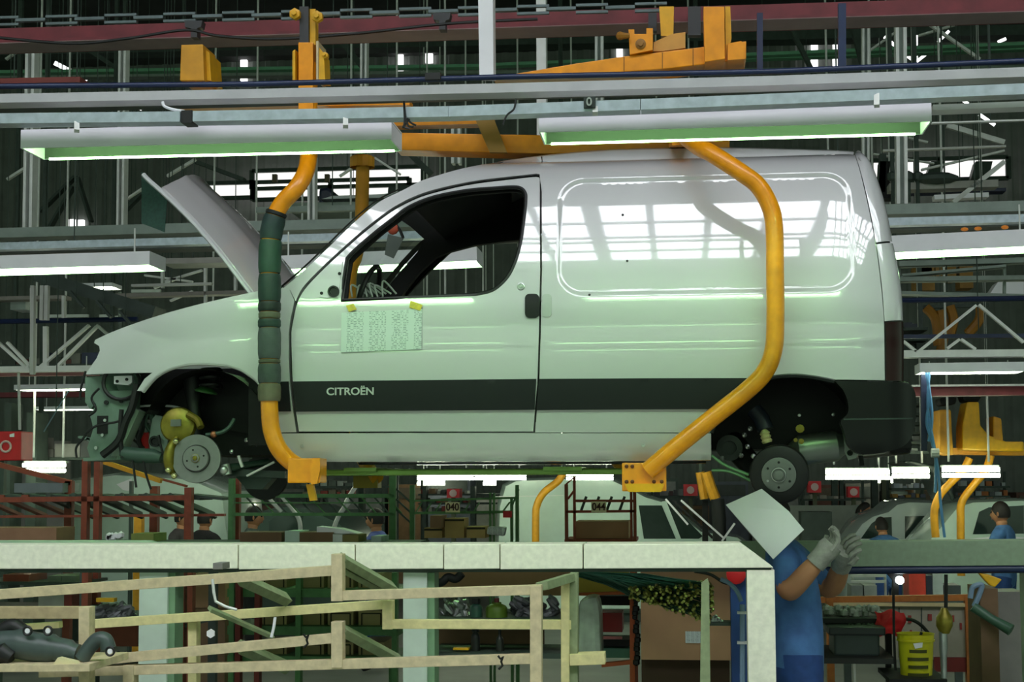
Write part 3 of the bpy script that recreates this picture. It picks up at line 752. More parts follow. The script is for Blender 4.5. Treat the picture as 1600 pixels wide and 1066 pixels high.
for (x,y) in ((275,690),(263,735),(272,744)):
    m = MB(); m.ball(P(x,y,.11), .016, 10); vpart('caliper_bolt', m, mat('bright_zinc',(206,204,150),.25,.8,var=.1), cal)
m = MB(); m.tube(smoothpath([P(322,680,.2),P(345,676,.2),P(358,668,.22),P(366,655,.24)]), .010, 7); vpart('brake_hose', m, mat('grey_green_rubber',(60,84,74),.5,var=.1))
m = MB(); m.ball(P(334,679,.2), .018, 10); vpart('hose_union', m, mat('copper_part',(176,110,80),.4,.5,var=.1))
m = MB(); m.tube([P(345,735,.2),P(380,728,.26),P(420,722,.32)], [.026,.018,.018], 10); vpart('drive_shaft', m, mat('dark_gloss_green',(40,62,50),.25,.3,var=.1))
m = MB(); m.tube([P(352,726,.19),P(356,742,.19)], .022, 10); m.ball(P(350,735,.18), .026, 10); vpart('ball_joint', m, alu)
m = MB(); pstrip(m, 350,738,445,742,.26,11,.12); vpart('lower_arm', m, mat('dark_green_enamel',(30,50,40),.3,var=.1), smooth=False)
m = MB(); pstrip(m, 372,712,378,730,.2,4,.02); pstrip(m,385,744,428,722,.2,3,.02); vpart('link_rod', m, steel, smooth=False)
for (x,y) in ((362,706),(385,688),(401,694)):
    m = MB(); m.ball(P(x,y,.3), .012, 8); vpart('bush', m, alu)
dc2 = P(413,745,1.5); m = MB(); m.lathe(dc2, (0,-1,0), [(.0,.0),(.13,.0),(.135,-.02),(.13,-.05)], 28); vpart('brake_disc', m, mat('dark_iron',(42,42,42),.5,.4,var=0))
m = MB(); pprism(m, [(368,745),(400,742),(425,748),(410,765),(385,764)], .5, .1); vpart('sump_guard', m, mat('dark_green_enamel',(30,50,40),.3,var=.1), smooth=False)
# rear axle end, drum, silencer
rc = P(1217,742,.12); ax = (-.12,-1,-.10)
m = MB(); m.lathe(rc, ax, [(.10,-.09),(.128,-.085),(.137,-.07),(.138,-.02),(.134,-.004),(.126,.002),(.082,.004),(.079,.0)], 44); drum = vpart('brake_drum', m, rubber)
m = MB(); m.lathe(rc, ax, [(.080,.0),(.080,.008),(.076,.010),(.036,.010),(.034,.016),(.030,.022),(.028,.018),(.024,.018),(.022,.026),(.012,.028),(0,.028)], 36); vpart('hub_face', m, drum_m, drum)
m = MB(); m.lathe(rc, ax, [(.034,.010),(.034,.02),(.031,.021),(.031,.012)], 26); vpart('hub_ring', m, alu, drum)
u = Vector(ax).normalized(); e1 = u.cross(Vector((0,0,1))).normalized(); e2 = u.cross(e1)
for i in range(6):
    t = i*math.pi/3+.5; m = MB(); m.lathe(rc+u*.0105+e1*.058*math.cos(t)+e2*.058*math.sin(t), ax, [(.006,-.002),(.006,.001),(0,.001)], 8); vpart('stud_hole', m, black if i else alu, drum)
m = MB(); m.tube([rc+Vector((0,.1,0)), P(1180,735,.35), P(1150,700,.42), P(1142,690,.45)], [.05,.055,.06,.06], 12); vpart('trailing_arm', m, darkm)
m = MB(); m.lathe(P(1140,700,.30), (0,-1,0), [(.062,-.05),(.062,0),(.034,.004),(.034,-.03),(0,-.03)], 20); vpart('arm_pivot', m, mat('dark_cast',(48,54,50),.5,.3,var=.2))
for (x,y) in ((1158,712),(1128,716),(1163,680),(1168,698),(1177,713),(1172,670)):
    m = MB(); m.ball(P(x,y,.25), .013, 8); vpart('fastener', m, drum_m if x < 1160 else alu)
bs = mat('cream_bump_stop',(206,198,140),.5,var=.08)
m = MB(); m.lathe(P(1199,692,.24), (-.25,0,1), [(0,-.002),(.022,0),(.026,.010),(.020,.018),(.026,.028),(.020,.037),(.025,.046),(.018,.056),(.008,.066),(0,.066)], 16); vpart('bump_stop', m, bs)
m = MB(); m.tube([P(1196,672,.26),P(1190,655,.27),P(1178,640,.28)], .04, 10); vpart('damper', m, mat('blue_grey_damper',(40,46,58),.4,var=.1))
m = MB(); m.tube([P(1240,707,.42),P(1250,704,.40),P(1305,697,.40),P(1316,695,.42)], [.05,.075,.075,.05], 24); vpart('silencer', m, mat('aluminised_steel',(150,156,150),.35,.6,var=.08))
m = MB(); pprism(m, [(1318,672),(1335,684),(1350,692),(1345,700),(1338,716),(1326,719),(1320,706)], .30, .012); br = vpart('towing_bracket', m, mat('aluminised_steel',(150,156,150),.35,.6,var=.08), smooth=False)
m = MB(); m.lathe(P(1328,708,.298), (0,-1,0), [(.014,-.002),(.014,.004),(.009,.004),(.008,0),(0,0)], 12); vpart('bracket_eye', m, darkm, br)
m = MB(); pstrip(m, 1345,712,1347,728,.32,7,.03); vpart('tow_loop', m, darkm, smooth=False)
for (x,y,r_,mt_) in ((1249,649,.008,alu),(1302,648,.008,alu),(1250,670,.020,gold),(1252,690,.013,gold),(1243,688,.010,gold)):
    m = MB(); m.lathe(P(x,y,.22), (0,-1,0), [(r_,-.004),(r_,.004),(r_*.4,.006),(0,.006)], 10); vpart('underbody_bolt', m, mt_)
m = MB(); m.tube(smoothpath([P(1112,712,.25),P(1135,728,.25),P(1170,742,.25)]), .008, 6); m.tube(smoothpath([P(1112,735,.3),P(1140,737,.3),P(1175,752,.3)]), .008, 6); vpart('brake_pipe', m, mat('pale_green_pipe2',(120,170,120),.3,.4,var=0))

# ---- papers on and around the van
ps = printed('form_print', (200,212,206), (134,150,146), 26)
base = S(596,510)
q = [S(x,y)+Vector((0,-.006,0)) for x,y in ((534,489),(660,483),(659,546),(533,551))]
m = MB(); m.prism(q[::-1], (0,-.0015,0))
sheet = thing('inspection_sheet', 'pale printed inspection form taped to the van door', 'paper', S(596,551)+Vector((0,-.007,0)))
m.build('sheet', ps, sheet)
tape = mat('yellow_tape', (196,180,44), .5, var=.2, scale=60)
for ol in (((541,478),(553,475),(558,484),(546,488)),((642,470),(661,477),(657,486),(640,481))):
    m = MB(); m.prism([S(x,y)+Vector((0,-.009,0)) for x,y in ol][::-1], (0,-.001,0)); m.build('tape', tape, sheet)
gm_ = mat('green_gauze', (40,74,62), .8, var=.25, scale=60)
m = MB(); m.prism([P(221,268,.9),P(262,303,.9),P(257,363,.9),P(250,360,.9),P(221,349,.9)], (0,.006,0)); tag(m.build('gauze_sheet', gm_), 'dark green gauze sheet hanging from the tip of the raised bonnet', 'sheet')
m = MB(); g = [P(1134,789,.25),P(1190,764,.10),P(1232,799,.0),P(1256,828,-.05),P(1208,874,.05),P(1170,832,.18)]
m.prism([g[0],g[1],g[2],g[3],g[4],g[5]], (0.002,.004,.0)); tag(m.build('paper_sheet', mat('glossy_white_sheet',(216,218,220),.25,var=.03,scale=4)), 'white glossy sheet hanging tilted below the brake drum in front of the worker', 'sheet')
# ================================================================ overhead carrier (orange) holding the van
car = thing('overhead_carrier', 'orange tubular overhead carrier hooked under the sills of the white van', 'carrier', (P(800,722,.86).x, W/2, 2.0))
def cp(name, mb, mt=orange, parent=None, smooth=False, bevel=0): return mb.build(name, mt, parent or car, smooth=smooth, bevel=bevel)
YN = -.13
fp = smoothpath([P(483,100,.12),P(483,200,.10),P(482,245,.0),P(477,270,-.08),P(463,294,YN),P(443,315,YN),P(431,335,YN),P(424,362,YN),P(421,400,YN),P(420.5,500,YN),P(420.5,600,YN),P(421.5,645,YN),P(425,675,YN),P(436,702,YN),P(455,722,YN+.03),P(476,733,YN+.06),P(488,736,YN+.09)],5)
ft = cp('front_arm', MB().tube(fp, .0405, 20), smooth=True)
# padding wrapped round the arm, one turn after the other
pads = [(331,337,'strap_black',(20,24,26)),(338,374,'pad_green_black',(34,56,54)),(376,427,'pad_green',(30,62,50)),(429,471,'pad_dark_green',(30,52,48)),(472,487,'pad_black',(26,38,36)),(488,498,'pad_brown_tape',(92,92,76)),(499,512,'pad_green_black',(34,56,54)),(513,561,'pad_grey',(74,82,84)),(562,568,'pad_brown_tape',(92,92,76)),(569,599,'pad_grey',(74,82,84)),(600,627,'pad_tape_grey',(112,106,88))]
def armx(y):
    tab = [(331,432.5),(345,428),(362,424),(400,421.5),(500,421),(627,421)]
    for i in range(len(tab)-1):
        if tab[i][0] <= y <= tab[i+1][0]:
            t = (y-tab[i][0])/(tab[i+1][0]-tab[i][0]); return tab[i][1]+(tab[i+1][1]-tab[i][1])*t
    return 421
for (y0,y1,nm,c) in pads:
    k = 7; pts = [P(armx(y0+(y1-y0)*i/(k-1)), y0+(y1-y0)*i/(k-1), YN) for i in range(k)]
    R_ = .0535 if y1-y0 > 12 else .051
    rs = [R_*.93,R_,R_*1.02,R_,R_*1.01,R_,R_*.93]
    cp('padding', MB().tube(pts, rs, 18), mat(nm, c, .6, var=.14, scale=30, bump=.2), ft, smooth=True)
m = MB(); m.box(P(449,755,YN-.02)+Vector((0,0,0)), P(500,716,YN-.02)+Vector((0,.14,0))); pad = cp('sill_pad', m, bevel=.006)
m = MB(); pprism(m, [(488,716),(500,716),(500,735),(495,756),(486,757),(484,735)], YN-.045, .03); cp('pad_bracket', m, parent=pad)
m = MB(); pprism(m, [(478,757),(489,757),(494,782),(484,783)], YN+.05, .03); cp('pad_pin', m, yellow, pad)
rp = smoothpath([P(1060,205,.25),P(1092,230,.0),P(1112,240,-.08),P(1160,271,YN),P(1185,291,YN),P(1202,320,YN),P(1209.5,352,YN),P(1211,420,YN),P(1211.5,500,YN),P(1209,545,YN),P(1197,578,YN),P(1172,606,YN),P(1112,654,YN),P(1055,700,YN),P(1012,736,YN+.02)],5)
rt = cp('rear_arm', MB().tube(rp, .0405, 20), smooth=True)
m = MB(); m.box(P(972,768,YN+.03), P(1041,723,YN+.03)+Vector((0,.03,0))); rpad = cp('sill_pad', m, bevel=.006)
for (x,y) in ((979,729),(988,729),(979,753),(988,753),(1022,753),(1034,753)):
    m = MB(); m.lathe(P(x,y,YN+.028), (0,-1,0), [(.009,-.002),(.009,.004),(.004,.006),(0,.006)], 8); cp('pad_bolt', m, mat('rusty_bolt',(96,50,14),.5,var=.1), rpad)
m = MB(); pprism(m, [(976,756),(1038,756),(1033,769),(982,769)], YN+.01, .02); cp('pad_lip', m, yellow, rpad)
m = MB(); m.box(P(984,760,.0), P(1030,735,.0)+Vector((0,.2,0))); cp('pad_arm', m)
# the two arms on the far side
YF = W+.16
m = MB(); m.tube(smoothpath([P(567,248,YF),P(566,300,YF),P(564,360,YF),P(556,400,YF),P(548,425,YF),P(546,470,YF),P(548,640,YF),P(566,715,YF),P(590,748,YF-.1)],5), .0405, 14); cp('front_arm', m, ochre, smooth=True)
m = MB(); m.lathe(P(566,262,YF), (0,0,1), [(.075,0),(.075,.06),(.06,.07),(.0,.07)], 14); cp('arm_socket', m, ochre)
m = MB(); m.box(P(552,763,YF-.1), P(590,743,YF-.1)+Vector((0,.12,0))); fp2 = cp('sill_pad', m, mat('dull_yellow_green',(150,132,24),.5,var=.15))
m = MB(); m.box(P(538,744,YF-.12), P(596,736,YF-.12)+Vector((0,.2,0))); cp('pad_lip', m, darkm, fp2)
m = MB(); m.tube(smoothpath([P(1060,300,YF),P(1075,420,YF),P(1075,560,YF),P(1040,660,YF),P(960,730,YF-.05)],5), .0405, 14); cp('rear_arm', m, ochre, smooth=True)
# spine, cross beams and hangers
m = MB(); pprism(m, [(618,207),(850,211),(1140,214),(1140,238),(850,240),(618,234)], .75, .16); cp('spine_beam', m, bevel=.005)
m = MB(); pprism(m, [(560,183),(770,179),(770,193),(560,198)], 1.2, .10); cp('upper_beam', m)
m = MB(); pprism(m, [(738,176),(768,176),(792,238),(765,238)], .66, .03); cp('gusset', m, mat('shaded_olive_paint',(150,112,36),.5,var=.1))  # gusset's shade put into a darker copy of the carrier paint
m = MB(); m.beam(P(483,212,YN+.04), P(560,218,YF), .10,.09); cp('cross_beam', m)
m = MB(); m.beam(P(1066,212,.2), P(1050,225,YF), .10,.09); cp('cross_beam', m)
m = MB(); pprism(m, [(466,66),(489,66),(489,240),(466,240)], .07, .10); cp('front_hanger', m, bevel=.004)
m = MB(); pprism(m, [(457,80),(461,77),(461,125),(457,125)], .05, .16); cp('hanger_cheek', m, yellow)
m = MB(); pprism(m, [(494,64),(497.5,64),(497.5,125),(494,125)], .05, .16); cp('hanger_cheek', m, mat('pale_bare_edge',(196,176,140),.5,var=.1))
m = MB(); pprism(m, [(499,74),(506,84),(508,125),(498,125)], .05, .12); cp('hanger_cheek', m, yellow)
m = MB(); pprism(m, [(484,14),(493,14),(493,70),(484,70)], .1, .06); cp('hanger_bar', m, yellow)
m = MB(); pprism(m, [(468,10),(482,10),(482,68),(468,68)], .08, .05); cp('hanger_strap', m, mat('dark_grey_strap',(48,48,52),.5,var=.1))
for (x,y,s_) in ((461,22,1),(496,26,1),(508,87,.6)):
    m = MB(); m.lathe(P(x,y,.06), (0,-1,0), [(.028*s_,-.02),(.028*s_,.01),(.014*s_,.012),(.014*s_,.03),(0,.03)], 6); cp('hanger_bolt', m, yellow)
m = MB(); pprism(m, [(283,70),(317,69),(319,126),(281,126)], .55, .22); cp('carrier_box', m, ochre, bevel=.004)
m = MB(); pprism(m, [(318,75),(327,82),(330,126),(320,126)], .60, .2); cp('box_side', m, yellow)
m = MB(); pprism(m, [(276,160),(640,156),(640,164),(276,167)], .6, .1); cp('lower_beam', m)
# rear lifting arm above the beams
m = MB(); pprism(m, [(768,119),(800,116),(900,99),(975,88),(1034,81),(1083,75),(1098,73),(1166,64),(1166,92),(1120,98),(1034,108),(975,112),(860,119)], .35, .20); la = cp('lifting_arm', m, bevel=.005)
for x,y0,y1 in ((975,89,111),(1035,82,107),(1083,76,103)):
    m = MB(); pstrip(m, x,y0,x,y1,.348,1.2,.003); cp('weld_line', m, mat('weld_brown',(120,70,10),.6,var=0), la)
m = MB(); pprism(m, [(982,46),(991,46),(991,53),(1010,53),(1010,44),(1020,44),(1020,78),(984,85)], .33, .10); cp('pivot_block', m)
m = MB(); m.lathe(P(1001,69,.33), (0,-1,0), [(.026,-.02),(.026,.006),(.014,.008),(.014,.02),(0,.02)], 12); cp('pivot_pin', m, mat('dark_ochre',(150,100,20),.5,var=.1))
m = MB(); m.tube([P(968,56,.3),P(984,56,.3)], [.02,.012], 8); m.ball(P(969,56,.3), .022, 8); cp('spindle', m, mat('dark_ochre',(150,100,20),.5,var=.1))
m = MB(); pprism(m, [(1021,66),(1050,53),(1071,50),(1071,75),(1035,80),(1021,80)], .36, .12); cp('bracket_plate', m, mat('worn_ochre',(206,146,60),.5,var=.15))
m = MB(); pprism(m, [(1030,10),(1053,10),(1052,56),(1033,56)], .5, .10); cp('rear_hanger', m, yellow)
m = MB(); pprism(m, [(1099,10),(1132,10),(1133,92),(1101,97)], .28, .18); cp('rear_column', m, bevel=.004)
m = MB(); pprism(m, [(1133,10),(1141,10),(1143,60),(1134,90)], .34, .14); cp('column_side', m, yellow)
m = MB(); pprism(m, [(1137,68),(1158,64),(1164,70),(1163,92),(1137,94)], .30, .2); cp('arm_end', m)
for x in (862,1075):
    m = MB(); pprism(m, [(x,10),(x+20,10),(x+20,55),(x,55)] if x > 1000 else [(1013,14),(1026,14),(1026,48),(1013,48)], .8, .05); cp('trolley_plate', m, mat('dark_grey_strap',(48,48,52),.5,var=.1))

# ================================================================ overhead steelwork over the line
def single(name, label, cat, mb, mt, group=None, smooth=False, bevel=0): return tag(mb.build(name, mt, smooth=smooth, bevel=bevel), label, cat, group)
rb = thing('conveyor_beam', 'dark red steel beam of the overhead conveyor above the van', 'beam', P(700,62,.9))
m = MB(); pstrip(m, -700,86.3,2400,-9.9,.86,5,.22); m.build('flange', redbeam, rb)
m = MB(); pstrip(m, -700,75.3,2400,-20.9,.93,20,.02); m.build('web', redbeam, rb)
m = MB(); pstrip(m, -700,88.8,2400,-7.4,.86,1.5,.20); m.build('worn_edge', mat('dusty_edge',(150,130,128),.6,var=.1), rb)
ch = thing('conveyor_chain', 'dark link chain running along the overhead conveyor beam', 'chain', P(400,32,.7))
x = -20; i = 0
link_m = mat('dull_chain_steel',(92,104,106),.45,.5,var=.15)
while x < 1000:
    yb = 33-.0285*(x-0)*.75
    a = P(x,yb-(0 if i%2 else 5),.66); L = 46/SC(.66)
    m = MB()
    if i % 2:
        m.beam(P(x,yb,.66), P(x+46,yb-1.3,.66), .03,.016)
    else:
        m.beam(P(x,yb-5,.66), P(x+50,yb-6.3,.66), .02,.013); m.beam(P(x,yb+6,.66), P(x+50,yb+4.7,.66), .02,.013)
    m.build('link', link_m, ch); x += 46; i += 1
m = MB(); m.tube(smoothpath([P(-20,57,.6),P(110,68,.6),P(200,60,.6),P(290,47,.6),P(340,56,.6),P(430,61,.6),P(560,52,.6),P(700,37,.6),P(840,30,.6)]), .008, 6); single('power_cable', 'black sagging cable along the red conveyor beam', 'cable', m, rubber, smooth=True)
for x,y in ((302,40),(690,28)):
    m = MB(); pprism(m, [(x-14,y-8),(x+14,y-8),(x+12,y+2),(x+6,y+4),(x+6,y+18),(x-4,y+18),(x-4,y+4),(x-13,y+2)], .6, .06); single('chain_dog', 'dark conveyor dog hanging from the chain beside the red beam', 'conveyor dog', m, mat('dark_grey_strap',(48,48,52),.5,var=.1), 'conveyor dogs on the chain')
br_ = thing('air_rail', 'navy blue pipe rail running over the lamps with drop posts', 'pipe', P(800,120,-.9))
MB().tube([P(-700,141,-.9),P(400,131.5,-.9),P(800,120,-.9),P(1200,112,-.9),P(2300,66,-.9)], .012, 10).build('rail', bluepipe, br_, smooth=True)
m = MB(); pstrip(m, 1316,5,1316,106,-.91,12,.03); m.build('drop_post', bluepipe, br_)
m = MB(); pstrip(m, 1187.5,20,1187.5,108,-.9,9,.03); m.build('drop_post', mat('dark_navy',(16,26,62),.5,var=.1), br_)
m = MB(); m.box(P(664,124,-.93), P(688,113,-.93)+Vector((0,.06,0))); m.build('clamp', rubber, br_)
m = MB()
for a_,b_ in (((-700,167),(400,146)),((400,146),(800,137)),((800,137),(1200,126)),((1200,126),(2300,88.5))): pstrip(m, a_[0],a_[1],b_[0],b_[1],-1.1,15,.10)
single('cable_duct', 'light grey square duct directly under the navy pipe rail', 'duct', m, greybeam)
m = MB(); pstrip(m, -700,184.3,2300,102,.38,8,.12); single('dark_channel', 'dark steel channel behind the grey duct', 'channel', m, darksteel)  # plain dark bar behind the duct
chn = thing('lamp_channel', 'galvanised steel channel carrying the two near trough lamps', 'channel', P(700,180,-1.36))
def gch(x0,y0,x1,y1): m = MB(); pstrip(m, x0,y0,x1,y1,-1.36,17,.08); m.build('channel_length', galv, chn)
gch(-700,192,281,182); gch(301,181.5,700,174); gch(700.5,174,1000,163); gch(1001,163,2300,110)
m = MB(); m.box(P(283,192,-1.35), P(300,172,-1.35)+Vector((0,.08,0))); m.build('joint_clamp', rubber, chn)
m = MB(); m.box(P(912,168,-1.38), P(930,151,-1.38)+Vector((0,.03,0))); m.build('number_tag', mat('dark_tag',(28,40,34),.5,var=0), chn)
text_on('tag_digit','0',.045, P(920.5,159.5,-1.385), (1,0,0),(0,0,1), mat('tag_grey',(150,160,150),.5,var=0), chn)
for x,yt,yb_ in ((120,192,205),(540,186,198),(930,168,178),(1370,148,166)):
    m = MB(); m.beam(P(x,yt,-1.35), P(x,yb_,-1.37), .02,.02); m.build('lamp_hook', steel, chn)
m = MB()
for q in ([(631,158),(634,185),(638,196),(646,198)],[(631,160),(632,190),(629,200)],[(636,185),(642,192),(650,196)],[(640,186),(632,198),(640,201)]): m.tube(smoothpath([P(a_,b_,-1.38) for a_,b_ in q]), .004, 5)
single('tied_wire', 'knotted black wire tied round the galvanised channel', 'wire', m, rubber)
m = MB(); m.tube(smoothpath([P(254,159,-1.3),P(257,166,-1.3),P(270,171,-1.3),P(288,174,-1.3)]), .006, 6); single('loose_wire', 'short white wire dangling from the grey duct', 'wire', m, white_e)
m = MB(); m.tube(smoothpath([P(806,154,-1.38),P(803,170,-1.38),P(792,180,-1.38),P(786,195,-1.38)]), .004, 5); single('loose_wire', 'thin black wire hanging off the channel over the cab', 'wire', m, rubber)
m = MB(); pprism(m, [(747,-10),(770,-10),(771,118),(749,118)], .2, .10); single('support_post', 'white square post hanging in front of the red beam', 'post', m, white_e)
m = MB(); a_ = P(839,250,2.2); b_ = P(854,250,2.2); m.box((a_.x,2.2,a_.z),(b_.x,2.3,10.8)); single('support_post', 'grey square post behind the tip of the orange lifting arm', 'post', m, steel)
# ================================================================ platform and things in the foreground
def pbox(mb, x0,y0,x1,y1,Y,depth):       # pixel rectangle at depth Y, going depth metres away
    a = P(x0,y1,Y); b = P(x1,y0,Y); return mb.box((min(a.x,b.x),Y,a.z),(max(a.x,b.x),Y+depth,b.z))
def post_to_floor(mb, x0,x1,y0,Y,depth):
    a = P(x0,y0,Y); b = P(x1,y0,Y); return mb.box((a.x,Y,0),(b.x,Y+depth,a.z))
YB = -.32
pb = thing('platform_beam', 'worn white box beam running under the van on square posts', 'beam', P(600,890,YB+.1))
joints = [-700,372,555,693,781,911]
for i in range(5):
    x0,x1 = joints[i]+.8,joints[i+1]-.8
    m = MB(); m.prism([P(x0,851.5-.001*x0,YB),P(x1,851.5-.001*x1,YB),P(x1,889,YB),P(x0,890,YB)], (0,.24,0)); m.build('beam_section', concrete_w, pb, bevel=.004)
m = MB(); m.prism([P(912,850.5,YB),P(1158,849.5,YB),P(1209,887.5,YB),P(912,889,YB)], (0,.24,0)); m.build('beam_section', concrete_w, pb, bevel=.004)
m = MB(); pstrip(m, -700,894,1205,891,YB+.04,5,.18); m.build('bottom_trim', darksteel, pb)
m = MB(); post_to_floor(m, 1167,1210,891,YB+.01,.13); m.build('post', concrete_w, pb)
for x0,x1 in ((218,262),(630,667)):
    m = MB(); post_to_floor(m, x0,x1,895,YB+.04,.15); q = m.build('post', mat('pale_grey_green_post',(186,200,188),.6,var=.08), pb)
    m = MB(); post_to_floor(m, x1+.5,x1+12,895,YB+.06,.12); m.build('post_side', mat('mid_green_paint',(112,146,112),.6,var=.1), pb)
m = MB(); pprism(m, [(-700,845),(230,845),(245,849),(1155,847),(1155,848.5),(-700,849)], YB+.22, .06); m.build('top_ledge', mat('pale_green_ledge',(160,190,160),.5,var=.1), pb)
rbm = thing('platform_beam', 'pale green box beam behind the worker with a navy pipe below', 'beam', P(1420,886,1.3))
m = MB(); m.prism([P(1130,848,1.3),P(2200,840,1.3),P(2200,880,1.3),P(1130,887,1.3)], (0,.2,0)); m.build('beam_section', concrete_g, rbm, bevel=.004)
m = MB(); m.tube([P(1200,892,1.32),P(2200,885,1.32)], .022, 10); m.build('under_pipe', bluepipe, rbm, smooth=True)
for x in (1215,1600):
    m = MB(); post_to_floor(m, x,x+30,886,1.34,.12); m.build('post', concrete_g, rbm)

# wooden stillages
YW = -1.15
def woodrack(name, label, pieces, base):
    r = thing(name, label, 'rack', base)
    for nm,x0,y0,x1,y1,Ya,Yb,th,dp,mt in pieces:
        if 'post' in nm or nm == 'leg': Ya -= .006; Yb -= .006
        m = MB(); pstrip(m, x0,y0,x1,y1,Ya,th,dp,Yb); m.build(nm, mt, r, bevel=.002)
    return r
A = [('rail',-40,932,520,892,YW,YW,16,.05,wood),('post',526,866,526,940,YW,YW,18,.06,wood),('rail',517,932,846,922,YW,YW,15,.05,wood),
     ('post',837,916,837,1200,YW,YW,18,.06,wood),
     ('rail',140,1034,520,998,YW,YW,15,.05,wood),('post',526,972,526,1044,YW,YW,18,.06,wood),('rail',60,1052,846,1030,YW,YW,15,.05,wood),
     ('brace',531,874,612,920,YW+.03,YW+.35,13,.05,woodg),('brace',534,890,600,925,YW+.08,YW+.4,9,.04,woodg),
     ('brace',372,905,445,938,YW+.06,YW+.4,15,.05,woodg),('brace',531,985,622,1034,YW+.03,YW+.35,14,.05,woodg),
     ('brace',372,1012,445,1044,YW+.06,YW+.4,15,.05,woodg),('brace',325,952,424,996,YW+.2,YW+.4,6,.04,woodg),
     ('block',340,880,340,890,YW+.05,YW+.05,16,.10,mat('grey_wood_end',(120,118,116),.8,var=.15)),
     ('leg',200,1040,200,1290,YW,YW,18,.06,wood)]
woodrack('wooden_stillage', 'front raw timber stillage with stepped rails below the platform beam', A, P(520,1150,YW))
B = [('rail',140,976,606,945,YW+.42,YW+.42,14,.05,woody),('post',605,939,605,984,YW+.42,YW+.42,16,.06,woody),('rail',600,976,892,977,YW+.42,YW+.42,14,.05,woody),
     ('post',883,908,883,1240,YW+.42,YW+.42,13,.06,woody),('side_post',896,896,896,1240,YW+.44,YW+.44,13,.08,woodg),
     ('top_bar',846,917,892,903,YW+.10,YW+.44,13,.05,woodg),('foot',890,1032,945,1030,YW+.40,YW+.40,17,.10,woody),
     ('leg',300,965,300,1240,YW+.46,YW+.46,14,.06,woody)]
woodrack('wooden_stillage', 'yellowish timber stillage standing just behind the front stillage', B, P(600,1150,YW+.42))
Cc = [('rail',-40,958,128,958,YW-.25,YW-.25,19,.05,mat('grey_brown_wood',(176,158,122),.75,var=.15,scale=30)),('post',131,949,131,1260,YW-.25,YW-.25,18,.06,wood),('rail',-40,985,92,977,YW+.1,YW+.1,10,.04,woody),('shelf',-40,1045,140,1044,YW-.46,YW-.46,12,.40,wood),('post',-30,949,-30,1260,YW-.25,YW-.25,18,.06,wood)]
woodrack('wooden_stillage', 'low grey-brown timber stillage that holds the rubber hoses', Cc, P(60,1150,YW-.25))
gsl = mat('green_slat',(92,132,96),.6,var=.15,scale=20)
m = MB(); pprism(m, [(1096,912),(1106,905),(1108,912),(1110,1080),(1094,1080)], -.6, .06); 
o = thing('timber_prop', 'single green timber prop standing before the cardboard sheet', 'prop', P(1102,1080,-.6)); m.build('prop', woodg, o)
m = MB(); post_to_floor(m, 1094,1110,1080,-.6,.06); m.build('prop_foot', woodg, o)
# rubber intake hoses on the low stillage
hose_m = mat('moulded_grey_rubber',(66,78,76),.42,var=.12,scale=20)
hs = thing('intake_hose', 'grey moulded rubber air intake hoses lying on the low timber stillage', 'hose', P(80,1036,YW-.36))
MB().tube(smoothpath([P(-20,1010,YW-.36),P(20,1006,YW-.36),P(60,1012,YW-.36),P(95,1016,YW-.36),P(122,1022,YW-.36)],5), [.05]*6+[.056]*8+[.046]*4+[.036]*3, 16).build('hose_body', hose_m, hs, smooth=True)
MB().tube(smoothpath([P(128,1030,YW-.38),P(140,1012,YW-.38),P(152,1000,YW-.38),P(164,1000,YW-.38),P(170,1014,YW-.38)],5), .028, 14).build('hose_elbow', hose_m, hs, smooth=True)
for x,y in ((172,1018),(43,986),(75,986)):
    c = P(x,y,YW-.42); MB().tube([c+Vector((.016*math.cos(t),0,.016*math.sin(t))) for t in [i*math.pi/8 for i in range(16)]], .004, 6, closed=True).build('hose_clip', rubber, hs, smooth=True)
    MB().lathe(c, (0,-1,0), [(.010,-.002),(.010,.002),(0,.002)], 10).build('clip_pad', white_e, hs)
MB().tube(smoothpath([P(5,985,YW-.33),P(22,979,YW-.33),P(38,990,YW-.33)]), .030, 12).build('hose_neck', rubber, hs, smooth=True)
MB().tube([P(-10,1028,YW-.40),P(8,1020,YW-.40),P(20,1028,YW-.40)], [.035,.04,.03], 12).build('hose_muff', rubber, hs, smooth=True)
m = MB(); pprism(m, [(82,1040),(90,1028),(116,1034),(122,1040)], YW-.45, .04); single('paper_scrap', 'crumpled cream paper scrap beside the rubber hoses', 'paper', m, mat('cream_paper',(216,206,160),.8,var=.08))
# wire hooks on the stillage
for q,nm in (([(332,905),(334,925),(337,940),(352,948),(370,953)],'bent grey wire hook hanging on the front stillage above a white tag'),([(430,965),(428,980),(424,996)],'short white rod leaning between the stillage rails')):
    m = MB(); m.tube([P(a,b,YW-.03) for a,b in q], .006, 6); single('wire_hook', nm, 'hook', m, white_e if len(q)==3 else steel)
m = MB(); m.lathe(P(330,990,YW+.1), (0,-1,0), [(.018,0),(.018,.01),(0,.01)], 6); single('tag_disc', 'small white tag disc hanging below the wire hook', 'tag', m, white_e)
# cable ties on the rails
for x,y,lab in ((478,1000,'dark cable tie knotted round the lower stillage rail'),(782,1034,'black and white cable tie on the bottom stillage rail')):
    m = MB(); m.tube([P(x+a,y+b,YW-.04) for a,b in ((-4,-9),(0,-4),(4,-8),(1,0),(3,6),(-3,12))], .005, 5); single('cable_tie', lab, 'cable tie', m, rubber)
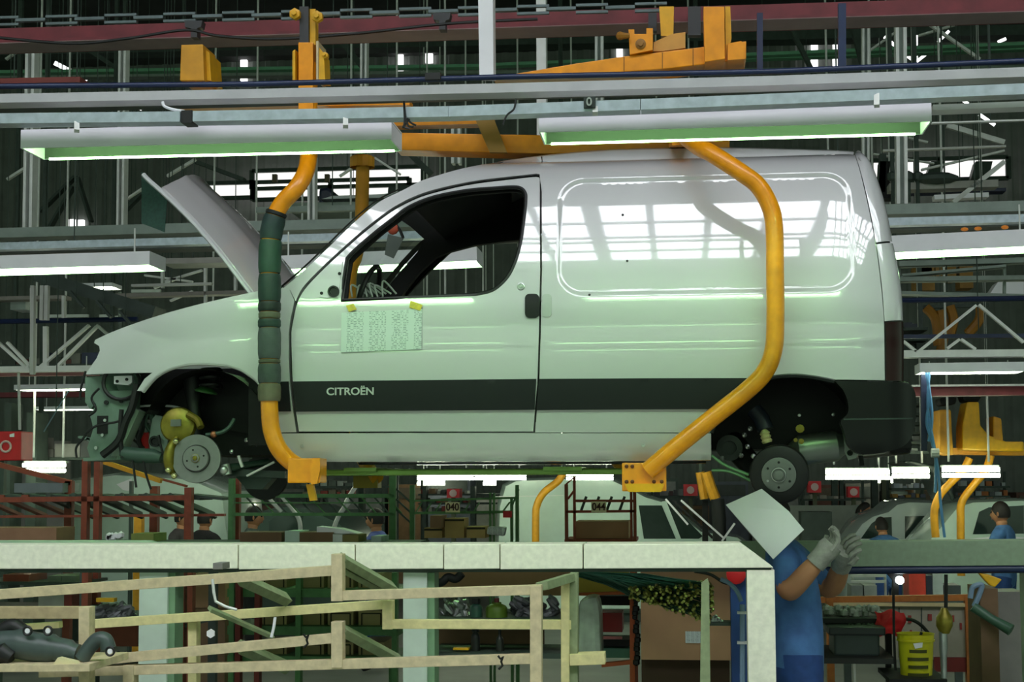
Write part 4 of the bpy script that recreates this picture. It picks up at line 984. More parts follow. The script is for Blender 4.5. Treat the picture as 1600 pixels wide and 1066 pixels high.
# blue stanchion, pipes, button beside the front post
m = MB(); post_to_floor(m, 1141,1166,890,.25,.12); single('stanchion', 'deep blue square stanchion beside the white platform post', 'post', m, mat('deep_blue_paint',(28,62,122),.5,var=.12))
m = MB(); m.tube([P(1160,945,.0),P(1160,1100,.0)], .012, 8); m.tube(smoothpath([P(1126,905,.0),P(1140,912,.0),P(1152,925,.0),P(1158,940,.0)]), .010, 8)
single('air_pipe', 'grey air pipe with a blue bend clipped to the blue stanchion', 'pipe', m, mat('pale_blue_grey',(120,146,170),.4,var=.1), smooth=True)
for y in (958,1005):
    m = MB(); pbox(m, 1152,y-2,1170,y+2,-.02,.03); single('pipe_clip', 'pale clip holding the grey air pipe', 'clip', m, steel, 'clips on the grey air pipe')
m = MB(); m.lathe(P(1150,898,.225), (0,-1,0), [(.045,-.03),(.045,.01),(.03,.02),(0,.02)], 14); single('stop_button', 'round red stop button on the blue stanchion', 'button', m, redp, smooth=True)
m = MB(); m.tube(smoothpath([P(1085,893,.1),P(1110,898,.1),P(1130,910,.1),P(1140,912,.1)]), .007, 6); single('black_cable', 'thin black cable looping to the stop button', 'cable', m, rubber, smooth=True)
# cardboard sheets behind the beam
cbs = thing('cardboard_box', 'large brown cardboard box side with a white address label', 'cardboard box', P(1080,1033,.75))
m = MB(); pbox(m, 1002,892,1148,1031,.75,.5); m.build('box_side', cardboard, cbs)
m = MB(); pbox(m, 1071,987,1096,1005,.742,.004); m.build('address_label', printed('label_print',(200,204,208),(110,112,124),9), cbs)
m = MB(); pbox(m, 1004,1031,1140,1200,.8,.4); m.build('box_base', mat('dark_brown_card',(62,44,30),.9,var=.1), cbs)
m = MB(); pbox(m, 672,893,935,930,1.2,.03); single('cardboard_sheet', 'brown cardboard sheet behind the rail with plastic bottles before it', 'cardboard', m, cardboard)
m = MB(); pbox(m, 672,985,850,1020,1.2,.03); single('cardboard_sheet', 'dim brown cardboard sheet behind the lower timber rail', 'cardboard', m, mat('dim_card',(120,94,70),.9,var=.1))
m = MB(); pbox(m, 904,893,983,926,1.1,.03); single('notice_board', 'mustard yellow panel in the orange frame behind the bundle of pipes', 'panel', m, mat('mustard_board',(176,146,50),.6,var=.1))
of = thing('parts_trolley', 'orange framed parts trolley with a red bin and dark trays', 'trolley', P(960,1040,1.0))
for q in ((988,893,988,1045,8),(905,929,985,927,4),(940,1040,990,1035,6)):
    m = MB(); pstrip(m, q[0],q[1],q[2],q[3],1.0,q[4],.05); m.build('frame_bar', mat('burnt_orange_paint',(186,84,34),.55,var=.15), of)
m = MB(); pbox(m, 938,958,972,988,1.1,.2); m.build('red_bin', mat('dark_red_bin',(150,22,22),.5,var=.1), of)
m = MB(); pbox(m, 936,932,984,946,1.08,.25); m.build('tray', black, of)
m = MB(); pbox(m, 938,1000,984,1010,1.08,.25); m.build('tray', black, of)
m = MB(); pbox(m, 938,995,972,999,1.07,.02); m.build('tray_label', mat('red_white_label',(196,120,116),.6,var=.3,scale=12), of)
m = MB(); pbox(m, 938,1014,984,1028,1.05,.25); m.build('shelf', mat('teal_steel',(70,120,100),.5,var=.1), of)
m = MB(); post_to_floor(m, 984,992,1045,1.0,.05); m.build('frame_bar', mat('burnt_orange_paint',(186,84,34),.55,var=.15), of)
m = MB(); pprism(m, [(904,940),(918,934),(934,932),(938,960),(940,1030),(902,1030)], .7, .25); single('plastic_bag', 'crumpled clear plastic bag of brown parts beside the trolley', 'bag', m, mat('cloudy_plastic',(150,160,146),.25,var=.25,scale=12), bevel=.03)
# bundle of brake pipes, fanned out
pb_ = thing('pipe_bundle', 'fanned bundle of thin green brake pipes with brassy ends', 'pipes', P(1040,940,.2))
rods = MB(); tips = MB(); rnd = random.Random(3)
for i in range(300):
    u_ = rnd.random(); v_ = rnd.random()
    ex = 985+130*u_; spread = 8+58*(u_**.7)
    ey = (918-12*u_)*(1-v_)+(934+40*u_)*v_
    Ye = .0+.25*rnd.random()
    e = P(ex,ey,Ye); s_ = P(895+30*rnd.random(),893+6*rnd.random(),.55+.1*rnd.random()); 
    mid = e.lerp(s_,.5)+Vector((0,0,.02*rnd.random()))
    rods.tube([s_,mid,e], .0032, 4, cap=False)
    tips.tube([e+Vector((0,-.004,0)), e+Vector((rnd.uniform(-.006,.006),-.03,rnd.uniform(-.01,.004)))], [.009,.0065], 6)
q = rods.build('rods', mat('green_coated_pipe',(40,78,66),.4,.2,var=.1), pb_); q['kind'] = 'stuff'
q = tips.build('pipe_ends', mat('brassy_end',(150,150,76),.3,.6,var=.3,scale=80), pb_); q['kind'] = 'stuff'
m = MB()
for i in range(16):
    c = P(995+rnd.uniform(-4,3),930+i*7,.97); m.ball(c, .018*rnd.uniform(.7,1.2), 6)
single('hanging_cable_loom', 'black cable loom hanging down by the cardboard box', 'cable', m, rubber, smooth=True)
fh = thing('fastener_tray', 'small tray of zinc fasteners fixed to the blue stanchion', 'tray', P(1120,975,.3))
m = MB()
for i in range(12): m.ball(P(1113+rnd.random()*16,962+rnd.random()*10,.36), .012, 6)
m.build('fasteners', alu, fh)['kind'] = 'stuff'
m = MB(); pbox(m, 1108,974,1143,978,.28,.16); m.build('tray', darksteel, fh)
# shelf with bottles behind the middle rail
sh = thing('parts_shelf', 'dark low shelf holding bottles and castings behind the rails', 'shelf', P(770,1080,.9))
m = MB(); pbox(m, 668,968,890,972,.75,.45); m.build('shelf_board', darksteel, sh)
m = MB(); pbox(m, 668,1022,890,1028,.75,.45); m.build('shelf_board', darksteel, sh)
for x in (668,884):
    m = MB(); post_to_floor(m, x,x+6,900,.78,.05); m.build('shelf_post', darksteel, sh)
m = MB(); post_to_floor(m, 667,683,985,.6,.05); single('blue_post', 'short dark blue post left of the bottle shelf', 'post', m, mat('deep_blue_paint',(28,62,122),.5,var=.12))
def bottle(x,yb,w_,h_,mt,cap,label,nm='bottle',capm=rubber):
    c = P(x,yb,.85); c.z = P(668,968 if yb < 1000 else 1022,.75).z+.002; r_ = w_/2/SC(.85); H = h_/SC(.85)
    t = thing(nm, label, 'bottle', c)
    MB().lathe(c, (0,0,1), [(0,0),(r_,0),(r_,H*.5),(r_*.85,H*.62),(r_*.45,H*.72),(r_*.45,H*.8)], 14).build('body', mt, t, smooth=True)
    MB().lathe(c, (0,0,1), [(r_*cap,H*.72),(r_*cap,H),(0,H)], 12).build('cap', capm, t)
bottle(744,968,20,30,mat('teal_plastic',(40,78,66),.4,var=.1),.7,'teal plastic bottle with a wide black cap')
bottle(776,966,34,30,mat('moss_green_plastic',(86,110,30),.4,var=.1),.25,'squat moss green flask with a small dark red cap',capm=mat('maroon_cap',(90,20,24),.5,var=0))
bottle(743,1024,14,42,rubber,.8,'tall black canister on the lower shelf board')
bottle(781,1022,12,34,mat('dark_bottle',(36,36,34),.4,var=0),.4,'slim dark bottle with a pale straw')
def castings(x0,x1,y0,y1,n,lab,mt,Yc=.9):
    m = MB(); r2 = random.Random(x0)
    for i in range(n):
        c = P(r2.uniform(x0,x1), r2.uniform(y0,y1), Yc+r2.random()*.1); d = Vector((r2.uniform(-1,1),r2.uniform(-.5,.5),r2.uniform(-.6,.6))).normalized()
        m.tube([c-d*.04,c,c+d*.04], [.012,.02,.01], 7)
    return single('metal_castings', lab, 'castings', m, mt)
castings(690,728,940,966,26,'loose grey metal castings left of the teal bottle',alu)
castings(806,870,938,966,40,'loose grey brackets heaped right of the green flask',mat('grey_bracket',(112,112,118),.45,.4,var=.2))
m = MB(); pbox(m, 708,1013,732,1016,.8,.05); single('yellow_marker', 'small yellow strip lying on the lower shelf board', 'strip', m, yellow)
for q in (([(690,910),(700,902),(712,905),(722,896)],'black rubber elbow hanging above the bottle shelf'),):
    m = MB(); m.tube(smoothpath([P(671,914,.80)]+[P(a,b,.75) for a,b in q[0]]), .022, 10); single('rubber_elbow', q[1], 'hose', m, rubber, smooth=True)

# green flow rack with bins, seen below the beam
gr = thing('flow_rack', 'green steel flow rack with rows of brown bins under the platform beam', 'rack', P(480,1100,1.9))
for y in (929,988,1035): m = MB(); pbox(m, 355,y-8,622,y+4,1.85,.5); m.build('shelf', greenp, gr)
for x in (358,462,612): m = MB(); post_to_floor(m, x,x+8,895,1.83,.06); m.build('post', greenp, gr)
for x in (368,398): m = MB(); post_to_floor(m, x,x+8,895,1.80,.06); m.build('post', mat('dark_red_post',(112,30,22),.6,var=.1), gr)
binm = mat('olive_card_bin',(164,146,104),.85,var=.12)
for (y0,y1,row) in ((896,921,'top'),(955,980,'middle'),(1004,1027,'bottom')):
    for x in (408,466,512,560):
        r_ = thing('parts_bin', 'brown carton bin on the %s shelf of the green flow rack' % row, 'bin', P(x+20,y1,2.0), 'carton bins on the %s shelf of the flow rack' % row)
        m = MB(); a = P(x,y1,1.95); b = P(x+40,y0,1.95); a.z = P(355,y1,1.85).z+.003
        m.box((a.x,1.95,a.z),(b.x,2.3,b.z)); m.build('body', binm, r_)
        m = MB(); pstrip(m, x+5,y0+4,x+35,y0+4,1.945,2,.01); pstrip(m, x+5,y0+4,x+5,y1-3,1.945,2,.01); pstrip(m, x+35,y0+4,x+35,y1-3,1.945,2,.01); m.build('front_rim', mat('dark_rim',(52,46,30),.8,var=0), r_)
m = MB(); pbox(m, 300,897,352,950,2.9,.4); single('carton', 'plain brown carton between the left post and the green flow rack', 'carton', m, cardboard)
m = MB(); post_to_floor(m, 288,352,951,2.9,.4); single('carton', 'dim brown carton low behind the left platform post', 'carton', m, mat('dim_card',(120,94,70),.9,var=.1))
rk = thing('steel_stand', 'red oxide steel frame behind the left platform post', 'frame', P(290,1100,1.6))
for x in (280,293): m = MB(); post_to_floor(m, x,x+8,893,1.6,.06); m.build('upright', rust, rk)
m = MB(); pstrip(m, 262,985,360,960,1.62,6,.04); m.build('diagonal', darksteel, rk)
for x in (128,): m = MB(); post_to_floor(m, x,x+10,893,1.6,.06); m.build('upright', rust, rk)
castings(150,205,948,964,40,'heap of dark fittings with pale clips under the left beam',mat('grey_bracket',(112,112,118),.45,.4,var=.2),1.3)
m = MB(); pbox(m, 150,935,178,941,1.25,.05); single('yellow_tool', 'yellow hand tool lying on the fittings heap', 'tool', m, yellow)
m = MB(); pbox(m, 140,978,215,1010,1.5,.3); single('crate', 'rust brown crate behind the rubber hoses', 'crate', m, mat('rust_brown_crate',(112,52,28),.7,var=.12))
m = MB(); pbox(m, 140,966,216,972,1.3,.5); m2 = single('bench_board', 'dark bench board under the fittings heap', 'bench', m, darksteel)
m = MB(); bf = thing('low_bench','low dark bench at the foot of the left platform post','bench',P(180,1060,.6))
pbox(m, 140,1046,216,1051,.5,.35); m.build('board', darksteel, bf)
for x in (142,206): m = MB(); post_to_floor(m, x,x+8,1051,.6,.05); m.build('leg', darksteel, bf)
castings(150,210,1026,1040,30,'black rubber parts with pale rings at the foot of the post',rubber,.6)
for i,(x0,x1,y0,y1,c) in enumerate([(5,45,898,908,(140,58,30)),(75,95,900,910,(120,130,112)),(96,118,900,910,(120,130,112)),(60,100,930,950,(150,150,140)),(100,112,930,950,(120,40,30))]):
    m = MB(); a = P(x0,y0,2.9); b = P(x1,y1,2.9); b.z = P(-60,910 if y1 < 915 else 951,2.85).z+.002; a.z = max(a.z,b.z+.03); m.box((a.x,2.9,b.z),(b.x,3.2,a.z)); single('small_box', ['rust brown tin below the far left of the beam','pale green tin on the far left shelf','pale green tin on the far left shelf','grey carton on the far left lower shelf','dark red tin by the grey carton'][i], 'box', m, mat('tin%d' % i, c, .6, var=.15), 'pale green tins on the far left shelf' if i in (1,2) else None)
m = MB(); pbox(m, -60,910,125,914,2.85,.5); single('shelf_board', 'dark shelf board carrying tins at the far left', 'shelf', m, darksteel)
m = MB(); pbox(m, -60,951,125,955,2.85,.5); single('shelf_board', 'lower dark shelf board carrying the grey carton at the far left', 'shelf', m, darksteel)

# ---- right hand work bay
tb = thing('tool_board', 'grey tool board in an orange wooden frame behind the yellow bucket', 'board', P(1410,1040,3.0))
m = MB(); pbox(m, 1295,944,1520,1030,3.0,.04); m.build('board', mat('dull_board',(150,146,128),.7,var=.08), tb)
owood = mat('orange_brown_wood',(176,106,40),.6,var=.2,scale=18)
for q in ((1280,938,1530,934,9),(1290,944,1515,946,5)): m = MB(); pstrip(m, *q[:4],2.97,q[4],.06); m.build('frame_rail', owood if q[4] > 6 else mat('cream_wood',(206,190,140),.6,var=.1), tb)
for x in (1296,1515): m = MB(); pbox(m, x,932,x+6,1200,2.96,.07); m.build('frame_post', owood, tb)
for (x,y,w_,h_) in ((1419,962,5,12),(1450,960,6,10),(1470,960,3,12),(1488,962,3,10),(1422,985,3,9),(1500,974,3,10)):
    m = MB(); pbox(m, x,y,x+w_,y+h_,2.99,.01); m.build('red_mark', mat('dull_red_mark',(140,52,44),.7,var=.2), tb)
for x in (1405,1440): m = MB(); pstrip(m, x,950,x,1028,2.992,1.5,.01); m.build('board_joint', darksteel, tb)
m = MB(); pbox(m, 1460,1028,1520,1050,2.98,.05); m.build('red_base', mat('dark_red_post',(112,30,22),.6,var=.1), tb)
bm_ = mat('yellow_bucket_plastic',(206,196,24),.4,var=.05)
bc = P(1432,1062,1.6); bc.z = P(1390,1062,1.4).z+.002; rb_ = 27/SC(1.6); Hb = 62/SC(1.6)
bk_ = thing('bucket', 'bright yellow plastic bucket with dark lettering lines', 'bucket', bc)
MB().lathe(bc, (0,0,1), [(0,0),(rb_*.86,0),(rb_*.97,Hb*.82),(rb_*1.05,Hb*.82),(rb_*1.05,Hb*.86),(rb_,Hb*.86),(rb_*1.02,Hb),(rb_*1.06,Hb),(rb_*.98,Hb*.97),(rb_*.8,Hb*.1),(0,Hb*.08)], 28).build('pail', bm_, bk_, smooth=True)
ink = mat('olive_ink',(70,70,10),.6,var=0)
for i,(wd) in enumerate((.13,.16,.15,.16)):
    m = MB(); z = Hb*.56-i*.042; rr_ = rb_*.956; k_ = 12
    m.v = [bc+Vector((rr_*(1+.006*t)*math.cos(-math.pi/2-wd*4+j*wd*8/k_),rr_*(1+.006*t)*math.sin(-math.pi/2-wd*4+j*wd*8/k_),z+.018*t)) for j in range(k_+1) for t in (0,1)]
    m.f = [[2*j,2*j+2,2*j+3,2*j+1] for j in range(k_)]; m.m = [0]*k_
    m.build('print_line', ink, bk_, normfix=False)
m = MB(); m.tube([P(1434,1008,1.55),P(1440,988,1.55)], .008, 6); m.build('stick', rubber, bk_)
m = MB(); pprism(m, [(1427,1006),(1442,1004),(1441,1012),(1430,1014)], 1.50, .01); m.build('sticker', white_e, bk_)
m = MB(); pbox(m, 1390,1062,1480,1068,1.4,.5); bs_ = thing('bucket_stand', 'dark stand that carries the yellow bucket', 'stand', P(1435,1100,1.6)); m.build('stand_top', black, bs_)
for x in (1395,1470): m = MB(); post_to_floor(m, x,x+8,1068,1.5,.05); m.build('stand_leg', black, bs_)
gb2 = thing('storage_bin', 'dark grey plastic storage bin beside the worker', 'bin', P(1340,1032,1.7))
m = MB(); a = P(1296,1030,1.7); b = P(1384,988,1.7); a.z = P(1265,1030,1.6).z+.003; m.box((a.x+.03,1.73,a.z),(b.x-.03,2.05,b.z)); m.build('body', mat('slate_plastic',(56,66,66),.45,var=.08), gb2, bevel=.012)
m = MB(); m.box((a.x,1.7,b.z-.02),(b.x,2.08,b.z+.025)); m.build('rim', mat('dark_slate',(34,40,42),.45,var=.05), gb2, bevel=.008)
bench = thing('work_bench', 'dark bench top behind the worker carrying trays', 'bench', P(1330,1100,1.9))
m = MB(); pbox(m, 1265,967,1398,974,1.9,.6); m.build('bench_top', mat('dark_bench',(34,34,32),.6,var=.15), bench)
m = MB(); pbox(m, 1265,1030,1400,1037,1.6,.7); m.build('lower_shelf', mat('dark_bench',(34,34,32),.6,var=.15), bench)
for x in (1268,1385): m = MB(); post_to_floor(m, x,x+8,1030,1.95,.06); m.build('bench_leg', black, bench)
for x in (1268,1385): m = MB(); a = P(x,1035,1.95); b = P(x+8,972,1.95); m.box((a.x,1.95,a.z),(b.x,2.0,b.z)); m.build('bench_leg', black, bench)
r3 = random.Random(9)
m = MB()
for i in range(60):
    c = P(r3.uniform(1290,1378),r3.uniform(950,960),2.0+r3.random()*.2); m.ball(c, .022*r3.uniform(.5,1.2), 6)
single('clip_heap', 'pale heap of plastic clips on the dark bench', 'clips', m, mat('pale_clip',(140,150,134),.5,var=.3,scale=30))
m = MB()
for i in range(16): m.ball(P(1325+r3.random()*40,980+r3.random()*4,1.85), .025, 6)
single('rubber_parts', 'black rubber parts piled in the storage bin', 'parts', m, rubber)
# red rag
m = MB(); nx,ny = 14,12
for i in range(nx+1):
    for j in range(ny+1):
        p = P(1366+46*i/nx+4*math.sin(j*.45), 955+38*j/ny+3*math.sin(i*.6), 1.84+.025*math.sin(i*.55+j*.3)+.015*math.cos(j*.8)); m.v.append(p)
for i in range(nx):
    for j in range(ny):
        a = i*(ny+1)+j; m.f.append([a,a+ny+1,a+ny+2,a+1]); m.m.append(0)
tag(m.build('red_cloth', mat('fluorescent_red_cloth',(255,62,70),.8,var=.15,scale=20), smooth=True), 'crumpled bright red cloth over the edge of the bench', 'cloth')
# air tool on a hose
at = thing('air_tool', 'air screwdriver with a gold body hanging in front of the tool board', 'tool', P(1475,1048,1.34))
MB().tube([P(1478,898,1.34),P(1478,950,1.34),P(1476,964,1.34)], .010, 8).build('air_hose', rubber, at, smooth=True)
MB().lathe(P(1476,990,1.34), (0,0,1), [(0,0),(.025,0),(.044,.04),(.044,.085),(.026,.11),(.016,.135),(0,.135)], 14).build('grip', gold, at, smooth=True)
MB().lathe(P(1475,1060,1.34), (0,0,1), [(0,0),(.015,0),(.018,.12),(.022,.15),(.022,.25),(0,.25)], 12).build('barrel', alu, at, smooth=True)
m = MB(); m.tube(smoothpath([P(1398,972,1.9),P(1420,968,1.9),P(1440,978,1.9),P(1458,1000,1.9)]), .010, 7); single('black_hose', 'black hose arching from the red cloth to the bucket', 'hose', m, rubber, smooth=True)
m = MB(); m.tube([P(1397,890,1.6),P(1396,930,1.6),P(1397,1000,1.6),P(1399,1048,1.6)], .008, 6); single('drop_cable', 'black drop cable in front of the red cloth', 'cable', m, rubber, smooth=True)
hl = thing('inspection_lamp', 'small bright inspection lamp on a dark bracket under the navy pipe', 'lamp', P(1400,912,1.5))
m = MB(); pprism(m, [(1385,895),(1412,895),(1405,905),(1404,930),(1394,930),(1396,908)], 1.45, .05); m.build('bracket', black, hl)
MB().lathe(P(1406,907,1.43), (0,-1,0), [(.022,-.02),(.022,.01),(.0,.012)], 14).build('lens', mat('lit_lens',(250,250,250),.3,var=0,emit=(.9,1,1),es=6), hl, smooth=True)
# right edge: cardboard, green arm, yellow scoop
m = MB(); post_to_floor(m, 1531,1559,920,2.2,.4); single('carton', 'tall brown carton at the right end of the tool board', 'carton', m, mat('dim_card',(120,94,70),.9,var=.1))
m = MB(); pprism(m, [(1556,925),(1600,925),(1600,1080),(1560,1080)], 2.7, .3); single('room_divider', 'pale grey panel at the right edge past the carton', 'panel', m, mat('dull_grey_panel',(120,118,112),.6,var=.1))
ga = thing('jointed_arm', 'green jointed tool arm reaching over the carton', 'arm', P(1545,980,1.8))
m = MB(); m.tube([P(1520,948,2.17),P(1550,968,2.15),P(1580,985,2.1)], [.03,.026,.035], 10); m.build('arm', mat('green_arm_paint',(70,104,84),.4,var=.1), ga, smooth=True)
m = MB(); m.tube(smoothpath([P(1516,935,2.17),P(1520,918,2.17),P(1534,914,2.17),P(1530,930,2.17),P(1522,948,2.17)]), .016, 8); m.build('coiled_hose', mat('pale_blue_grey',(120,146,170),.4,var=.1), ga, smooth=True)
m = MB(); pprism(m, [(1530,896),(1545,898),(1566,906),(1555,918),(1548,916),(1540,908)], 1.30, .06); single('yellow_scoop', 'yellow and white scoop hanging under the pale green beam', 'scoop', m, yellow, bevel=.008)
# ================================================================ second line: beams, racks, far vehicles
def hang(o, pts, r=.005, top=10.8):       # wire or rod hangers up to the roof
    for p in pts: MB().cyl(p, Vector((p.x,p.y,top)), r, 4).build('hanger_rod', darksteel, o)
def longbar(name, label, cat, x0,y0,x1,y1,Y,th,depth,mt,group=None,hg=True):
    m = MB(); pstrip(m, x0,y0,x1,y1,Y,th,depth); o = single(name,label,cat,m,mt,group)
    if hg and P(x0,y0,Y).z > 2.0 and P(x0,y0,Y).z < 10.7:
        a = P(x0,y0,Y+depth/2); b = P(x1,y1,Y+depth/2)
        fs = (.3,.7) if abs(x1-x0) > 900 else (.5,)
        hang(o, [a.lerp(b,f) for f in fs])
    return o
longbar('roof_beam','grey-green steel beam crossing behind the raised bonnet above its channel','beam',-700,382.4,2300,303,3.9,16,.18,greengrey)
longbar('lamp_channel','bright galvanised channel over the far row of trough lamps','channel',-700,404,2300,321.3,3.7,12,.10,galv)
longbar('roof_beam','dark steel beam just under the bright galvanised channel','beam',-700,412.7,2300,331.7,3.9,4,.2,darksteel)
longbar('pipe_run','thin grey pipe above the grey-green beam behind the hanger','pipe',330,348,640,344,5.5,4,.05,steel)
longbar('pipe_run','light grey bar behind the hanger below the glazing bands','pipe',400,328,640,322,6.0,9,.08,greengrey)
# slim twin-flange columns hung from the roof
cg = 'slim twin flange columns standing behind the line'
def column(x, y0, y1, Y, wpx, label=None, lean=0, mt=steel):
    c = thing('steel_column', label or 'slim light grey twin flange column behind the line', 'column', P(x,y1,Y), None if label else cg)
    for s_ in (-1,1):
        m = MB(); pprism(m, [(x+s_*wpx*.5-wpx*.22,y0),(x+s_*wpx*.5+wpx*.22,y0),(x+s_*wpx*.5+wpx*.22+lean,y1),(x+s_*wpx*.5-wpx*.22+lean,y1)], Y, .10); m.build('flange', mt, c)
    m = MB(); pprism(m, [(x-wpx*.4,y0),(x+wpx*.4,y0),(x+wpx*.4+lean,y1),(x-wpx*.4+lean,y1)], Y+.05, .02); m.build('web', greengrey, c)
column(47,60,358,4.3,10,lean=-5)
column(191,60,358,5.5,8,lean=-4)
column(568,56,200,6,7,lean=-1); column(486,235,350,5.0,8)
column(936,44,240,6,9)
column(1408,20,318,4.3,12,lean=2)
column(712,195,255,6,10); column(1353,30,320,7,8)
for x in (50,65,72): longbar('pipe_drop','pale vertical pipe drop at the far left below the trough lamp','pipe',x,446,x-1,585 if x==50 else 500,6.0,6,.05,mat('pale_pipe',(190,190,186),.5,var=.05),'pale pipe drops at the far left')
# green service pipes high at the back
longbar('service_pipe','pale green service pipe crossing high behind the conveyor','pipe',-80,113,760,102,14,5,.15,pipegreen)
longbar('service_pipe','pale green service pipe behind the orange lifting arm','pipe',761,101,1640,66,14.4,5,.15,pipegreen)
longbar('service_pipe','thin lower green pipe high at the back right','pipe',1150,92,1640,74,15,3,.15,pipegreen)
longbar('purlin','grey roof purlin under the green service pipe','beam',-80,120,1660,104,18,5,.2,greengrey)
longbar('roof_beam','dark roof beam across the top of the back wall','beam',-80,80,1660,45,20,16,.4,darksteel)
longbar('red_girder','dull red girder end at the far left under the navy pipe','beam',-80,128,125,124,2.5,9,.15,mat('dull_red',(128,56,50),.6,var=.15))
# inclined braces, ducts, roof members
tr = 'dark diagonal roof braces'
for (x0,y0,x1,y1,Y,th) in ((130,72,195,115,12,7),(530,60,572,112,12,9),(1290,150,1230,30,13,6),(60,330,115,275,12,4),(75,355,112,290,12,4),(140,345,118,275,12,4),(300,250,380,280,11,6),(640,240,672,270,10,9),(220,300,190,330,12,6),(1335,40,1350,100,12,10),(1380,240,1378,300,9,10)):
    longbar('roof_brace','dark diagonal steel roof brace','brace',x0,y0,x1,y1,Y,th,.12,darksteel,tr)
lr = 'light grey diagonal roof rods'
for (x0,y0,x1,y1,Y,th) in ((8,92,30,76,10,3),(1440,28,1532,92,9,4),(1350,85,1420,35,10,3),(1436,55,1545,22,11,3),(10,280,38,262,9,4),(260,275,305,248,9,4),(585,246,625,272,8,3),(555,258,530,275,8,3),(1490,316,1570,252,8,7),(1440,265,1570,235,9,3),(1480,195,1570,222,9,8),(1365,240,1460,255,10,2),(198,310,225,292,9,3),(1420,215,1450,222,10,3)):
    longbar('roof_rod','light grey diagonal rod in the roof','rod',x0,y0,x1,y1,Y,th,.05,steel,lr)
for (x0,y0,x1,y1) in ((85,98,135,124),(1560,65,1572,60),(1382,57,1398,70),(1466,65,1483,48),(1412,82,1432,97),(1432,96,1450,82),(1432,55,1432,70),(1432,82,1432,96),(1500,152,1513,162),(1530,178,1555,195),(208,167,220,170)):
    m = MB(); pstrip(m, x0,y0,x1,y1,19,4 if x0!=85 else 7,.05); o_ = m.build('window_%d' % wn, slit); struct(o_); wn += 1
longbar('air_duct','broad dark green duct slanting down behind the bonnet','duct',55,430,240,488,6.5,20,.3,darksteel)
for i,(x,y) in enumerate(((108,455),(150,470),(185,485))):
    longbar('duct_stay','dark stay under the slanting green duct','stay',x,y,x+22,y+26,6.4,4,.05,darksteel,'stays under the slanting duct')
longbar('tie_bar','pale horizontal tie bar behind the van beyond the tail','bar',1380,235,1572,228,7,3,.05,mat('pale_pipe',(190,190,186),.5,var=.05))
longbar('pale_panel','long pale beam at the top right under the near lamp channel','beam',1458,168,1640,161,1.5,9,.12,white_e)
longbar('tie_bar','thin pale bar below the long pale beam at the right','bar',1456,192,1640,186,4,2.5,.04,steel)
# upper right clutter behind the tail: gussets, conveyor cradles
for (a,b) in ((1455,1470),(1525,1545)):
    m = MB(); pprism(m, [(a,252),(b+6,252),(b,280),(a-8,280)], 23.1, .36); single('gusset_bracket','dark gusset bracket below the beige glazing band','bracket',m,darksteel,'gusset brackets below the glazing band')
m = MB(); pprism(m, [(1375,252),(1392,252),(1388,275),(1398,310),(1372,310)], 9, .2); single('crane_leg','black forked crane leg beside the van tail','crane',m,black)
cr = thing('conveyor_cradle','pale steel conveyor cradle with a round motor at the upper right','cradle',P(1470,310,8))
m = MB(); pstrip(m, 1390,292,1560,286,8,11,.2); m.build('rail', mat('worn_pale_steel',(156,154,146),.5,var=.12), cr)
m = MB(); pstrip(m, 1460,308,1545,304,8,7,.15); m.build('lower_rail', white_e, cr)
hang(cr,[P(1500,290,8.1)])
longbar('dark_rail','dark navy rail under the cradle rails at the upper right','rail',1380,300,1572,296,9.5,5,.2,mat('dark_navy',(16,26,62),.5,var=.1))
m = MB()
for x in (1395,1434,1420): m.tube([P(x,272,8),P(x,316,8)], .02, 6); m.ball(P(x,276,8), .06, 6)
m.build('sprung_hook', darksteel, cr)
m = MB(); m.ball(P(1464,279,8), .12, 10, (1.8,1,.5)); m.build('motor', darksteel, cr, smooth=True)
# far roof-level cars behind the hanger
longbar('conveyor_deck','grey deck of the upper conveyor under the vehicle shells','conveyor',440,320,665,315.5,10.9,5,1.5,greengrey)
zd = P(500,316.5,10.9).z+.06
def onto(m, z):
    for v in m.v: v.z = max(v.z, z)
    return m
m = MB(); pprism(m, [(497,340),(498,294),(512,292),(520,298),(521,308),(521,340)], 11.7, .6); single('van_shell','dark blue vehicle shell on the upper conveyor','vehicle shell',onto(m,zd),mat('dark_blue_shell',(38,44,70),.3,var=.05),bevel=.04)
m = MB(); pprism(m, [(500,340),(502,314),(520,306),(560,305),(600,303),(640,296),(642,340)], 11, .6); single('car_shell','low white car shell on the upper conveyor behind the hanger','vehicle shell',onto(m,zd),mat('white_shell',(214,218,222),.3,var=.03),bevel=.03)
m = MB(); pprism(m, [(606,292),(625,288),(650,289),(652,340),(604,340)], 11.7, .6); single('car_shell','flat dark roof of a shell beside the white one','vehicle shell',onto(m,zd),darksteel,bevel=.02)
for x in (428,510): m = MB(); pbox(m, x-3,272,x+4,284,22,.1); single('wall_unit','small brown unit fixed on the pale glazing band','wall unit',m,mat('brown_unit',(120,104,84),.6,var=.1),'brown units on the glazing band')
